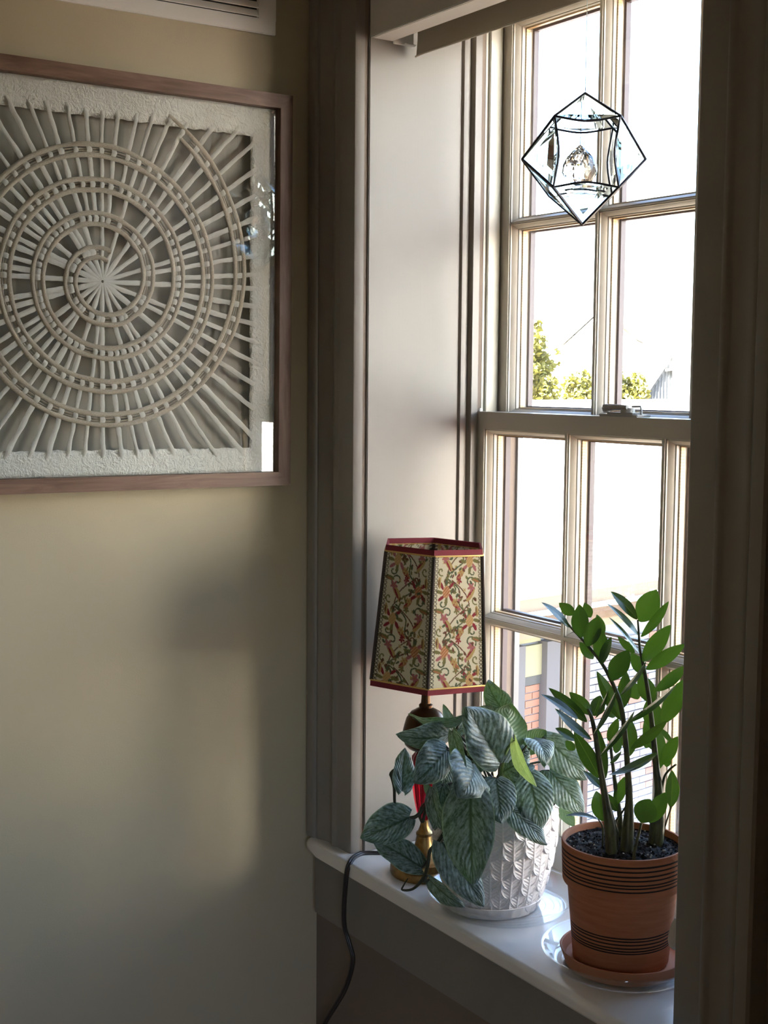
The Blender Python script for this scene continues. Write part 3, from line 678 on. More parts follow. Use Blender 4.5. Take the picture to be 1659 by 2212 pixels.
def soil(cx_, cy_, z, R_, par, n=70):
    vs = []; fs = []; ring = 26
    vs.append((cx_, cy_, z+.004))
    for i in range(1, ring+1):
        for q in range(n):
            a = 2*PI*q/n; r = R_*i/ring; x, y = cx_+r*math.cos(a), cy_+r*math.sin(a)
            h = .0030*noise.noise(Vector((x*160, y*160, 1)))+.0022*noise.noise(Vector((x*420, y*420, 2)))+.0035*(1-(i/ring)**2)
            vs.append((x, y, z+h))
    fs = [(0, 1+q, 1+(q+1) % n) for q in range(n)]+[(1+(i-1)*n+q, 1+i*n+q, 1+i*n+(q+1) % n, 1+(i-1)*n+(q+1) % n) for i in range(1, ring) for q in range(n)]
    v = MB(); v.add(vs, fs); v.build('soil', M_soil, par, smooth=25)
    g = MB(); g2 = MB()
    for q in range(420):
        r = R_*.96*math.sqrt(random.random()); a = random.uniform(0, 2*PI); x, y = cx_+r*math.cos(a), cy_+r*math.sin(a); s_ = random.uniform(.0006, .0016)
        bm = bmesh.new(); bmesh.ops.create_icosphere(bm, subdivisions=1, radius=s_)
        zc = z+.0030*noise.noise(Vector((x*160, y*160, 1)))+.0035*(1-(r/R_)**2)+s_*.5
        for v_ in bm.verts: v_.co = Vector((v_.co.x*random.uniform(.7, 1.3)+x, v_.co.y*random.uniform(.7, 1.3)+y, v_.co.z*random.uniform(.6, 1.2)+zc))
        (g if q % 6 == 0 else g2).bm(bm)
    g.build('perlite', mat('perlite', srgb(190, 188, 182), .8), par, kind='stuff'); g2.build('soil_crumbs', M_soil, par, kind='stuff')
soil(TP[0], TP[1], TZ+H-.0085, .0706, zz_t)
M_ts = mat('terracotta_saucer', srgb(186, 124, 92), .7, spec=.25)
SCN = (.6415, .0590)
o = MB().lathe([(0, 0), (.0690, 0), (.0715, .0015), (.0775, .0185), (.0782, .0200), (.0770, .0206), (.0755, .0198), (.0705, .0090), (.0680, .0080), (0, .0080)], (0, 0, 0), 96)
o = o.build('plant_saucer', M_ts, None, smooth=35); o.location = (SCN[0], SCN[1], .7834)
tag(o, 'terracotta saucer under the black ringed terracotta pot', 'saucer')
M_clear = glass_thin('clear_plastic', (.955, .965, .97, 1), .03, 1.0)
def clear_saucer(c, R_, label):
    pr = [(0, .0008), (R_*.80, .0008), (R_*.84, .0016), (R_*.86, .0050), (R_*.88, .0075), (R_*.965, .0200), (R_*.985, .0215), (R_, .0216), (R_*1.004, .0206), (R_*.99, .0203), (R_*.97, .0190), (R_*.89, .0070), (R_*.865, .0042), (R_*.845, .0006), (R_*.82, .0), (0, 0)]
    v = MB(); v.lathe(pr, (0, 0, 0), 96); o = v.build('clear_plastic_saucer', M_clear, None, smooth=50); o.location = (c[0], c[1], ZS+.0003); tag(o, label, 'saucer', 'clear plastic drip saucers on the sill')
    rg = MB()
    for q in (.55, .66, .74): rg.tube([(R_*q*math.cos(a), R_*q*math.sin(a), .0010) for a in np.linspace(0, 2*PI, 73)], .0006, 5, cap=False)
    r_ = rg.build('rib', M_clear, None, smooth=60); r_.parent = o
clear_saucer((.6400, .0600), .1010, 'clear plastic drip saucer below the terracotta saucer')
clear_saucer((.4080, .0560), .1050, 'clear plastic drip saucer below the white scalloped saucer')

# ------------------------------------------------------------------ white feather pot and saucer
WP = (.4000, .0450); WZ = .7894
M_white = mat('white_glazed_ceramic', srgb(226, 222, 222), .22, spec=.5)
sc_t = thing('potted_satin_pothos', (WP[0], WP[1], WZ), 'trailing silver-marked satin pothos in a white pot embossed with feathers', 'plant')
def wp_r(z):                                        # silhouette
    t = z/.142; return .0565+.0262*math.sin(min(1, t*1.12+.02)*PI/2*1.02)**.85-.0020*max(0, t-.75)*4*.25
nu, nv = 680, 270; vs = []
rows = 5.2; cols = 17
th = np.linspace(0, 2*PI, nu, endpoint=False); zv = np.linspace(0, .142, nv)
TH, ZZ = np.meshgrid(th, zv)
hgt = np.zeros_like(TH); done = np.zeros_like(TH, dtype=bool)
pitch = .142/rows
for row in range(-1, 7):                            # upper rows overlap lower ones; tips point down
    ztip = .142-(row+1)*pitch-.006
    for layer in (0, 1):
        zt_ = ztip-(.5*pitch if layer else 0); ph_ = (row % 2)*.5+layer*.5
        cu = (TH/(2*PI)*cols+ph_) % 1.0-.5; along = (ZZ-zt_)/(pitch*1.55)
        wd = .50*np.sqrt(np.clip(1-(1-np.clip(along*2.6, 0, 1))**2, 0, 1)); ins = (along > 0) & (along < 1) & (np.abs(cu) < wd) & (~done)
        edge_ = np.clip(1-np.abs(cu)/np.maximum(wd, 1e-4), 0, 1)
        rib = np.sin(along*58-np.abs(cu)*24)
        h = .0044*(1-.80*along)-(.0010 if layer else 0)+.0005*rib*(np.abs(cu) > .06)*(edge_ > .26)+.0010*np.exp(-(cu/.045)**2)+.0020*np.exp(-(edge_/.20)**2)
        hgt[ins] = h[ins]; done |= ins
for j in range(nv):
    z = zv[j]; r0 = wp_r(z)
    for i in range(nu):
        r = r0+hgt[j, i]*min(1, (.142-z)/.006+.2); vs.append((WP[0]+r*math.cos(th[i]), WP[1]+r*math.sin(th[i]), WZ+z))
fs = [(j*nu+i, j*nu+(i+1) % nu, (j+1)*nu+(i+1) % nu, (j+1)*nu+i) for j in range(nv-1) for i in range(nu)]
v = MB(); v.add(vs, fs)
rT = wp_r(.142); n0 = len(v.v)
inner = [(rT-.0005, .1428), (rT-.0035, .1428), (rT-.0045, .139), (rT-.0050, .122), (0, .121)]
v.lathe(inner, (WP[0], WP[1], WZ), nu); v.lathe([(0, 0), (wp_r(0), 0)], (WP[0], WP[1], WZ), nu)
v.build('pot', M_white, sc_t, smooth=60)
soil(WP[0], WP[1], WZ+.126, rT-.0052, sc_t, 48)
nu = 144; pr = [(0, 0), (.0640, 0), (.0668, .0016), (.0712, .0150), (.0722, .0165), (.0712, .0172), (.0698, .0166), (.0660, .0056), (0, .0050)]
vs = []
for r, z in pr:
    for q in range(nu):
        a = 2*PI*q/nu; rr_ = r*(1-.020*abs(math.sin(14*a))*(1 if 0.0010 < z < .016 and r > .066 else 0)); vs.append((rr_*math.cos(a), rr_*math.sin(a), z))
fs = [(i*nu+q, i*nu+(q+1) % nu, (i+1)*nu+(q+1) % nu, (i+1)*nu+q) for i in range(len(pr)-1) for q in range(nu)]
v = MB(); v.add(vs, fs); o = v.build('plant_saucer', M_white, None, smooth=50); o.location = (.3965, .0420, .7834); tag(o, 'white glazed scalloped saucer under the feather pot', 'saucer')
# ------------------------------------------------------------------ leaves
def leaf_material(name, top, top2, under, silver=None, edge=None, rough=.35, trans=.22, tcol=None):
    m = bpy.data.materials.new(name); m.use_nodes = True; k = N(m)
    uv = k.n('TexCoord').outputs['UV']; sep = k.n('SeparateXYZ'); k.l(uv, sep.inputs[0]); u, v = sep.outputs[0], sep.outputs[1]
    obj = k.coord('Object')
    av = k.math('ABSOLUTE', k.math('SUBTRACT', v, .5))                    # 0 at the midrib, .5 at the margin
    col = k.ramp(k.noise(obj, 34, 3), [(.35, top), (.65, top2)])
    if silver is not None:
        cb_ = k.n('CombineXYZ'); k.l(k.math('SUBTRACT', k.math('MULTIPLY', u, 11.0), k.math('MULTIPLY', av, 9.0)), cb_.inputs[0]); k.l(k.math('MULTIPLY', v, 5.5), cb_.inputs[1])
        oi = k.n('ObjectInfo'); k.l(k.math('MULTIPLY', oi.outputs['Random'], 40), cb_.inputs[2])
        nz = k.noise(cb_.outputs[0], 1.5, 6, .66, .35); fine = k.noise(obj, 190, 3, .6)
        mk = k.math('ADD', k.math('MULTIPLY', nz, .70), k.math('MULTIPLY', fine, .30))
        msk = k.ramp(mk, [(.41, (.04, .04, .04)), (.60, (.82, .82, .82))])
        rib = k.ramp(av, [(.012, (0, 0, 0)), (.05, (1, 1, 1))])
        col = k.mix(k.math('MULTIPLY', msk, rib), col, silver)
    else:
        rib = k.ramp(av, [(.012, (1, 1, 1)), (.035, (0, 0, 0))]); col = k.mix(k.math('MULTIPLY', rib, .45), col, (.20, .30, .07, 1))
    if edge is not None:
        eg = k.ramp(av, [(.465, (0, 0, 0)), (.492, (1, 1, 1))]); col = k.mix(k.math('MULTIPLY', eg, .7), col, edge)
    geo = k.n('NewGeometry'); col2 = k.mix(geo.outputs['Backfacing'], col, under)
    k.base(col2); k.b.inputs['Roughness'].default_value = rough; k.b.inputs['Specular IOR Level'].default_value = .45
    vein = k.math('SINE', k.math('MULTIPLY', k.math('SUBTRACT', u, k.math('MULTIPLY', av, .85)), 62))
    hh = k.math('ADD', k.math('MULTIPLY', vein, .30), k.math('MULTIPLY', k.math('ABSOLUTE', k.math('SUBTRACT', v, .5)), 1.2)); k.bump(hh, .55 if silver is not None else .10, .0012)
    tr = k.n('BsdfTranslucent'); tr.inputs[0].default_value = tcol
    mx = k.n('MixShader'); mx.inputs[0].default_value = trans; k.l(k.b.outputs[0], mx.inputs[1]); k.l(tr.outputs[0], mx.inputs[2]); k.l(mx.outputs[0], k.out.inputs[0]); return m
M_sat = leaf_material('satin_leaf', srgb(28, 46, 44), srgb(42, 63, 56), srgb(104, 130, 104), silver=srgb(148, 170, 174), edge=srgb(150, 174, 150), rough=.36, trans=.12, tcol=(.18, .32, .05, 1))
M_new = leaf_material('new_satin_leaf', srgb(128, 156, 92), srgb(150, 176, 110), srgb(160, 186, 120), silver=srgb(190, 205, 160), edge=srgb(200, 216, 160), rough=.4, trans=.3, tcol=(.5, .65, .15, 1))
M_zz = leaf_material('glossy_leaf', srgb(30, 52, 40), srgb(40, 66, 44), srgb(62, 94, 54), edge=srgb(96, 124, 76), rough=.22, trans=.15, tcol=(.13, .29, .02, 1))
def leaf_mesh(B, E, Wd, n, fold, curl, shape, seed, lobe=0.0, nu=22, nv=12):
    B, E, n = Vector(B), Vector(E), Vector(n).normalized(); ax = E-B; L = ax.length; a = ax/L; n = (n-a*n.dot(a)).normalized(); b = a.cross(n)
    R = random.Random(seed); ph = R.uniform(0, 6); twist = R.uniform(-.25, .25)
    if shape == 'heart': prof = lambda u: ((1-((u-.38)/.62)**2.0)**.82*(1-.12*u**4) if u > .38 else (1-((.38-u)/.40)**2.4)**.6)
    else: prof = lambda u: math.sin(PI*min(1, (u+.012)/1.012)**.88)**.80
    mxw = max(prof(i/60) for i in range(61))
    vs = []; uvs = []
    for i in range(nu+1):
        u = i/nu; w = prof(u)/mxw*Wd/2
        if i == nu: w = 0
        for j in range(nv+1):
            v = 2*j/nv-1; s = L*u
            if lobe: s -= lobe*L*(abs(v)**1.6)*max(0, 1-u*2.2)**2
            asym = 1.0+(.10 if v > 0 else -.10)*(1 if shape == 'heart' else .2)
            lat = v*w*asym; up_ = fold*abs(lat)*(1.0)+curl*L*(4*u*(1-u))*.55
            if shape == 'heart':
                up_ += .035*Wd*math.sin(4.2*u*PI+ph+(1.3 if v > 0 else 0))*abs(v)**2-.16*Wd*abs(v)**3*(.4+fold)
                lat2 = lat
            else: lat2 = lat; up_ += .02*Wd*math.sin(2.2*u*PI+ph)*abs(v)
            tw = twist*(u-.5); bb = b*math.cos(tw)+n*math.sin(tw); nn_ = n*math.cos(tw)-b*math.sin(tw)
            vs.append(B+a*s+bb*lat2+nn_*up_); uvs.append((u, j/nv))
    fs = [(i*(nv+1)+j, (i+1)*(nv+1)+j, (i+1)*(nv+1)+j+1, i*(nv+1)+j+1) for i in range(nu) for j in range(nv)]
    return vs, fs, uvs
def build_leaf(row, shape, m, par, seed, lobe=0.0):
    vs, fs, uvs = leaf_mesh(*row, shape, seed, lobe)
    me = bpy.data.meshes.new('leaf'); off = par.location
    me.from_pydata([tuple(p-off) for p in vs], [], fs); uvl = me.uv_layers.new(name='UVMap')
    idx = np.zeros(len(me.loops), dtype=np.int32); me.loops.foreach_get('vertex_index', idx); uvl.data.foreach_set('uv', np.array(uvs, dtype=np.float32)[idx].ravel())
    me.materials.append(m); me.shade_smooth()
    # make the upper side (the given normal) the front
    if me.polygons[len(me.polygons)//2].normal.dot(Vector(row[3])) < 0: me.flip_normals()
    o = bpy.data.objects.new('leaf', me); COL.objects.link(o); o.parent = par; return o
SL = [((0.462,-0.0446,0.977),(0.5051,-0.0718,0.8646),0.0699,(0.58,-0.71,0.40),0.1,0.1),
((0.4278,-0.0644,0.8975),(0.4846,-0.0371,0.8235),0.0485,(0.78,-0.46,0.43),0.16,0.05),
((0.4108,-0.0721,0.8434),(0.4587,-0.0503,0.816),0.0271,(0.36,-0.93,-0.11),0.35,0.1),
((0.3536,-0.0649,0.9106),(0.3355,-0.1323,0.8877),0.0536,(0.94,-0.30,0.15),0.12,0.1),
((0.3843,-0.0656,0.8497),(0.3366,-0.1133,0.8835),0.0444,(0.68,-0.18,0.71),0.14,0.06),
((0.3571,-0.08,0.95),(0.3427,-0.0651,1.004),0.0372,(0.97,0.03,0.25),0.35,-0.1),
((0.3829,-0.0186,1.0274),(0.3837,-0.1068,1.0353),0.0449,(0.95,-0.02,-0.30),0.12,0.2),
((0.3452,-0.054,1.0458),(0.4333,-0.0274,1.0632),0.0334,(0.32,-0.54,-0.78),0.05,0.22),
((0.4051,-0.0422,1.0128),(0.4171,-0.1024,0.9803),0.0536,(0.95,0.02,0.32),0.12,0.14),
((0.4309,-0.0523,1.0447),(0.4675,-0.06,0.9971),0.0254,(0.06,-0.98,0.21),0.3,-0.05),
((0.4487,-0.0326,1.0039),(0.4797,-0.0729,0.9739),0.0758,(0.82,0.26,0.50),0.12,0.25),
((0.4497,0.013,0.9972),(0.4309,-0.029,1.0742),0.0706,(0.98,-0.15,0.16),0.42,-0.03),
((0.4411,0.0308,1.0172),(0.4226,0.0478,1.0665),0.0623,(-0.87,0.26,-0.42),0.22,0),
((0.4045,0.0542,1.0515),(0.396,0.0309,1.095),0.0373,(0.61,-0.74,-0.28),0.2,0.18),
((0.3875,0.0571,1.0581),(0.3754,0.0425,1.0786),0.0228,(-0.84,0.53,-0.12),0.2,0),
((0.4032,0.0423,1.0465),(0.4004,0.0138,1.0631),0.0217,(-0.89,0.29,0.35),0.15,0.1),
((0.4692,0.0212,1.0318),(0.5084,0.0255,0.9783),0.0210,(0.18,-0.98,0.05),0.35,0.22),
((0.4367,0.0787,1.0177),(0.4797,0.0667,0.9944),0.0435,(0.48,0.01,0.88),0.3,0.35),
((0.4337,0.1011,1.0159),(0.4786,0.141,0.9615),0.0464,(0.83,-0.37,0.42),0.12,0.12),
((0.4719,0.0461,0.9956),(0.4811,0.0222,0.9869),0.0217,(0.30,-0.22,0.93),0.2,0.1),
((0.4599,0.0525,0.9794),(0.5052,0.0373,0.9176),0.0609,(0.69,-0.41,0.60),0.12,0.16),
((0.4415,0.105,0.9709),(0.484,0.1323,0.9166),0.0475,(0.82,-0.32,0.48),0.12,0.12),
((0.4602,-0.0013,0.9807),(0.4956,-0.0196,0.9345),0.0533,(0.66,-0.37,0.65),0.14,0.08),
((0.4715,0.0094,0.9444),(0.5154,0.0406,0.9003),0.0347,(0.77,-0.27,0.58),0.12,0.12),
((0.3931,-0.0535,0.948),(0.3841,-0.0639,0.9653),0.0126,(-0.80,0.60,-0.05),0.2,0.1),
((0.3984,-0.0612,0.9613),(0.436,-0.0676,0.9132),0.0293,(0.02,-0.99,0.15),0.35,0.08),
((0.442,0.1236,0.9172),(0.4561,0.1402,0.8902),0.0200,(-0.77,0.64,-0.01),0.12,0.1),
((0.3796,-0.006,1.0249),(0.3576,-0.0146,1.061),0.0157,(-0.85,0.29,-0.44),0.2,0.1),
((0.3717,-0.0001,1.0224),(0.3673,0.0144,1.0394),0.0197,(0.92,-0.14,0.36),0.2,0.1),
((0.4019,-0.0465,0.9639),(0.4166,-0.0698,0.9115),0.0318,(0.49,-0.74,0.47),0.15,0.08),
((0.4003,-0.0228,0.9577),(0.4144,-0.0525,0.9252),0.0376,(0.91,-0.02,0.42),0.1,0.1),
((0.3668,-0.0315,0.9881),(0.3691,-0.0677,0.9693),0.0309,(0.92,-0.14,0.38),0.1,0.1),
((0.4219,-0.0065,0.9688),(0.4265,-0.0396,0.9467),0.0508,(0.98,0.02,0.18),0.1,0.2),
((0.3962,-0.0029,1.0033),(0.4291,0.0078,0.9889),0.0559,(0.37,-0.92,0.16),0.1,0.1),
((0.4229,0.0537,0.993),(0.4358,0.0745,1.0014),0.0478,(0.58,-0.59,0.57),0.1,0.2),
((0.3762,-0.0181,0.9842),(0.3861,-0.0449,0.9534),0.0516,(0.96,0.01,0.30),0.1,0.1),
((0.4239,0.1253,0.9784),(0.4454,0.1514,0.9434),0.0275,(-0.77,0.63,0.00),0.12,0.1),
((0.4211,0.0788,0.9973),(0.4346,0.1042,1.0262),0.0329,(-0.89,0.46,0.01),0.15,0.1),
((0.3878,0.0316,1.0132),(0.3962,0.0584,1.0429),0.0427,(0.90,-0.41,0.12),0.2,0.1),
((0.437,0.0272,0.9797),(0.4619,0.0402,0.9961),0.0407,(0.35,-0.92,0.19),0.2,0.3)]
ZL = [((0.6185,0.0107,1.0894),(0.5931,-0.0293,1.1311),0.0154,(0.92,-0.26,0.31),0.12,0.05),
((0.6197,-0.0046,1.0956),(0.6,-0.0468,1.1269),0.0163,(0.69,0.20,0.70),0.1,0.05),
((0.6344,0.0044,1.0718),(0.6181,-0.0403,1.1121),0.0168,(0.80,0.21,0.56),0.12,-0.06),
((0.6102,0.0263,1.0942),(0.5851,0.0111,1.1195),0.0164,(0.73,-0.56,0.39),0.12,0.05),
((0.6076,0.0311,1.0919),(0.6068,0.0431,1.1157),0.0204,(0.94,-0.28,0.17),0.15,0.05),
((0.6365,0.0172,1.0228),(0.6183,-0.0093,1.0797),0.0200,(0.74,-0.67,-0.08),0.1,-0.05),
((0.6369,0.0266,1.0214),(0.6296,0.0175,1.0847),0.0142,(0.94,-0.35,0.06),0.12,0),
((0.6423,0.003,1.1002),(0.6587,0.0068,1.1365),0.0102,(0.90,0.14,-0.42),0.2,0.05),
((0.6386,0.003,1.0791),(0.6643,0.0156,1.138),0.0138,(0.90,0.12,-0.42),0.2,0.05),
((0.649,0.0053,1.0551),(0.6887,0.0213,1.1166),0.0143,(0.84,0.01,-0.54),0.15,0.05),
((0.6456,0.042,1.0872),(0.7141,0.0651,1.1493),0.0156,(0.69,-0.17,-0.70),0.15,0.08),
((0.6723,0.0766,1.0543),(0.6711,-0.0005,1.0385),0.0154,(0.18,-0.20,0.96),0.3,-0.15),
((0.5874,0.022,1.0575),(0.5719,0.0013,1.0727),0.0137,(0.78,-0.13,0.61),0.15,0.05),
((0.5765,0.0301,1.0418),(0.5653,0.0241,1.0521),0.0112,(-0.70,0.56,-0.44),0.1,0.05),
((0.6175,0.0394,1.0015),(0.5953,0.0274,1.0204),0.0136,(0.66,-0.04,0.75),0.12,0.05),
((0.6215,0.0385,0.9618),(0.6064,0.0399,0.9957),0.0210,(-0.63,0.71,-0.31),0.12,0.05),
((0.6375,0.0471,0.9774),(0.6294,0.0301,1.0017),0.0127,(0.95,-0.27,0.12),0.15,0.05),
((0.6212,0.0592,0.9789),(0.6173,0.077,1.011),0.0146,(-0.55,0.70,-0.46),0.12,0.05),
((0.6396,0.0134,0.9736),(0.6251,-0.0255,0.9808),0.0103,(0.30,0.07,0.95),0.15,0.12),
((0.5987,0.0164,1.1891),(0.6016,0.01,1.2311),0.0215,(-0.81,0.58,0.14),0.18,0.03),
((0.6071,0.0183,1.1794),(0.6194,0.0253,1.2177),0.0202,(-0.61,0.79,0.05),0.16,0.03),
((0.5732,0.0275,1.213),(0.5538,0.0187,1.2255),0.0143,(-0.59,0.67,-0.44),0.12,0.05),
((0.5882,0.0406,1.2102),(0.5788,0.0386,1.2278),0.0125,(-0.72,0.62,-0.31),0.12,0.05),
((0.5933,0.0016,1.2024),(0.5872,-0.0382,1.2354),0.0154,(0.81,0.30,0.51),0.12,0.08),
((0.6026,0.0498,1.1904),(0.5921,0.0472,1.2141),0.0118,(-0.75,0.61,-0.26),0.12,0.05),
((0.619,0.0326,1.1583),(0.6177,0.0294,1.2036),0.0198,(-0.62,0.79,0.04),0.12,0.03),
((0.6226,0.0289,1.1586),(0.6335,0.0334,1.1943),0.0141,(-0.94,0.23,0.26),0.2,0.03),
((0.631,0.0382,1.1394),(0.6499,0.0465,1.1795),0.0243,(-0.71,0.68,0.20),0.14,0.05),
((0.6054,0.031,1.1623),(0.5943,0.0178,1.1828),0.0127,(-0.84,0.53,-0.12),0.12,0.03),
((0.6305,0.0584,1.1029),(0.6218,0.0709,1.146),0.0173,(-0.69,0.65,-0.33),0.12,0.05),
((0.6454,0.039,1.1236),(0.6773,0.0497,1.1706),0.0132,(0.83,0.02,-0.56),0.15,0.05),
((0.6302,0.0554,1.0884),(0.6052,0.037,1.1467),0.0175,(0.84,-0.50,0.20),0.12,0.03),
((0.6326,0.069,1.0418),(0.6217,0.0787,1.0866),0.0199,(-0.62,0.72,-0.31),0.12,0.05),
((0.6507,0.0537,1.0577),(0.69,0.0744,1.0979),0.0147,(-0.12,0.92,-0.36),0.14,0.08),
((0.6086,0.0689,1.0397),(0.6024,0.0815,1.0613),0.0120,(-0.77,0.43,-0.47),0.12,0.05),
((0.6105,0.0615,1.0857),(0.5958,0.0685,1.0961),0.0119,(-0.38,0.43,-0.82),0.12,0.05),
((0.613,0.0517,1.0591),(0.6139,0.0667,1.0858),0.0129,(-0.50,0.76,-0.41),0.15,0.05),
((0.6202,0.0489,1.0327),(0.6267,0.0612,1.0474),0.0082,(0.94,-0.11,-0.32),0.15,0.05),
((0.6185,0.0942,1.2049),(0.6341,0.1068,1.2459),0.0299,(-0.52,0.85,-0.06),0.16,0.04),
((0.6166,0.0921,1.2079),(0.6102,0.0524,1.2446),0.0178,(0.95,0.10,0.28),0.14,0.05),
((0.6231,0.0894,1.1887),(0.6123,0.0443,1.2313),0.0124,(0.84,0.26,0.49),0.15,0.04),
((0.6282,0.0879,1.1881),(0.6613,0.1005,1.2358),0.0146,(-0.06,0.97,-0.21),0.14,0.06),
((0.625,0.0884,1.1671),(0.6115,0.0491,1.2137),0.0099,(0.81,0.31,0.50),0.15,0.04),
((0.6319,0.0882,1.158),(0.6543,0.1118,1.2047),0.0216,(-0.52,0.83,-0.17),0.14,0.05),
((0.6185,0.0875,1.1661),(0.5976,0.0775,1.1848),0.0097,(-0.68,0.56,-0.46),0.14,0.05),
((0.6276,0.0967,1.1399),(0.6086,0.0906,1.1647),0.0163,(-0.67,0.65,-0.35),0.14,0.05),
((0.6386,0.0877,1.1492),(0.6802,0.1111,1.1854),0.0177,(-0.34,0.92,-0.21),0.14,0.05),
((0.6503,0.0919,1.1243),(0.6906,0.1045,1.1617),0.0172,(-0.05,0.96,-0.27),0.14,0.05),
((0.6364,0.1038,1.1044),(0.6131,0.1018,1.1385),0.0220,(-0.65,0.64,-0.41),0.14,0.05),
((0.6402,0.1039,1.0719),(0.6264,0.1081,1.1109),0.0246,(-0.66,0.68,-0.31),0.14,0.05),
((0.6518,0.1049,1.0822),(0.6763,0.1158,1.1409),0.0239,(-0.38,0.93,-0.01),0.14,0.05),
((0.6335,0.1072,1.0444),(0.6179,0.1079,1.0796),0.0132,(-0.71,0.62,-0.33),0.12,0.05),
((0.6475,0.1066,1.0239),(0.6362,0.1157,1.0705),0.0181,(-0.67,0.68,-0.30),0.12,0.05),
((0.6552,0.1012,1.0314),(0.6706,0.1128,1.069),0.0172,(-0.46,0.88,-0.08),0.14,0.05),
((0.6466,0.1285,1.054),(0.637,0.117,1.0713),0.0073,(-0.90,0.33,-0.28),0.12,0.05),
((0.6381,0.1281,1.0203),(0.6383,0.1307,1.0336),0.0095,(-0.74,0.66,-0.12),0.12,0.05),
((0.6796,0.0464,0.9743),(0.6936,0.0459,1.0074),0.0282,(-0.53,0.82,0.23),0.1,0.05),
((0.674,0.0644,0.97),(0.6896,0.0767,1.0098),0.0206,(-0.48,0.87,-0.08),0.12,0.05),
((0.6732,0.1017,0.9822),(0.6633,0.1123,1.0249),0.0184,(0.87,-0.40,0.30),0.12,0.05),
((0.6111,0.1181,1.0396),(0.6108,0.1325,1.0732),0.0176,(-0.75,0.61,-0.27),0.12,0.05),
((0.6042,0.1095,1.1023),(0.5879,0.107,1.1252),0.0175,(-0.66,0.64,-0.40),0.12,0.05)]
ZS_ = [[(0.6559,0.0217,0.9331,0.0076),(0.6523,0.0214,0.9625,0.0070),(0.6467,0.0188,0.9956,0.0045),(0.6403,0.0177,1.0236,0.0038),(0.6353,0.0161,1.0475,0.0033),(0.6296,0.0154,1.0726,0.0030),(0.6218,0.0162,1.0925,0.0026),(0.6144,0.0161,1.1034,0.0015)],
[(0.6586,0.0433,0.9299,0.0085),(0.6571,0.0463,0.9594,0.0076),(0.6534,0.0507,0.9968,0.0046),(0.6469,0.0529,1.0338,0.0037),(0.6406,0.0535,1.0713,0.0032),(0.6337,0.0515,1.1091,0.0029),(0.6245,0.0415,1.1412,0.0024),(0.6157,0.0335,1.1607,0.0021),(0.6055,0.026,1.1753,0.0020),(0.5965,0.0215,1.1851,0.0017),(0.5867,0.0095,1.2011,0.0014),(0.5788,0.008,1.2086,0.0009)],
[(0.6595,0.0915,0.9385,0.0096),(0.6586,0.0938,0.9593,0.0093),(0.6563,0.0971,0.9978,0.0053),(0.6502,0.0973,1.0311,0.0042),(0.644,0.0977,1.066,0.0034),(0.6364,0.0961,1.112,0.0028),(0.6297,0.0915,1.1538,0.0022),(0.6259,0.0889,1.1723,0.0017),(0.6218,0.0901,1.1935,0.0014),(0.6171,0.0925,1.2067,0.0011)],
[(0.6214,0.069,0.9292,0.0041),(0.6184,0.0698,0.9603,0.0034),(0.6131,0.0674,0.9914,0.0028),(0.6069,0.0669,1.022,0.0023),(0.6029,0.0655,1.0485,0.0019),(0.6004,0.0652,1.0687,0.0014)],
[(0.6883,0.0268,0.9427,0.0022),(0.6856,0.0344,0.9574,0.0018),(0.6796,0.0463,0.9736,0.0014)],
[(0.6566,0.106,0.9422,0.0014),(0.6645,0.1028,0.9594,0.0011),(0.6736,0.1024,0.9833,0.0009)],
[(0.6581,0.0993,0.9947,0.0022),(0.6586,0.1034,1.0148,0.0017),(0.6678,0.1012,1.0269,0.0014),(0.6792,0.1021,1.0374,0.0012)],
[(0.637,0.0245,0.956,0.0012),(0.637,0.0222,0.9643,0.0011),(0.6396,0.0134,0.9736,0.0008)],
[(0.651,0.0362,0.9548,0.0014),(0.645,0.0352,0.969,0.0012),(0.6353,0.0364,0.9865,0.0011),(0.6267,0.0364,1.0094,0.0009)],
[(0.6229,0.0582,0.9588,0.0014),(0.6331,0.0576,0.9713,0.0012),(0.6432,0.0571,0.9852,0.0009)]]
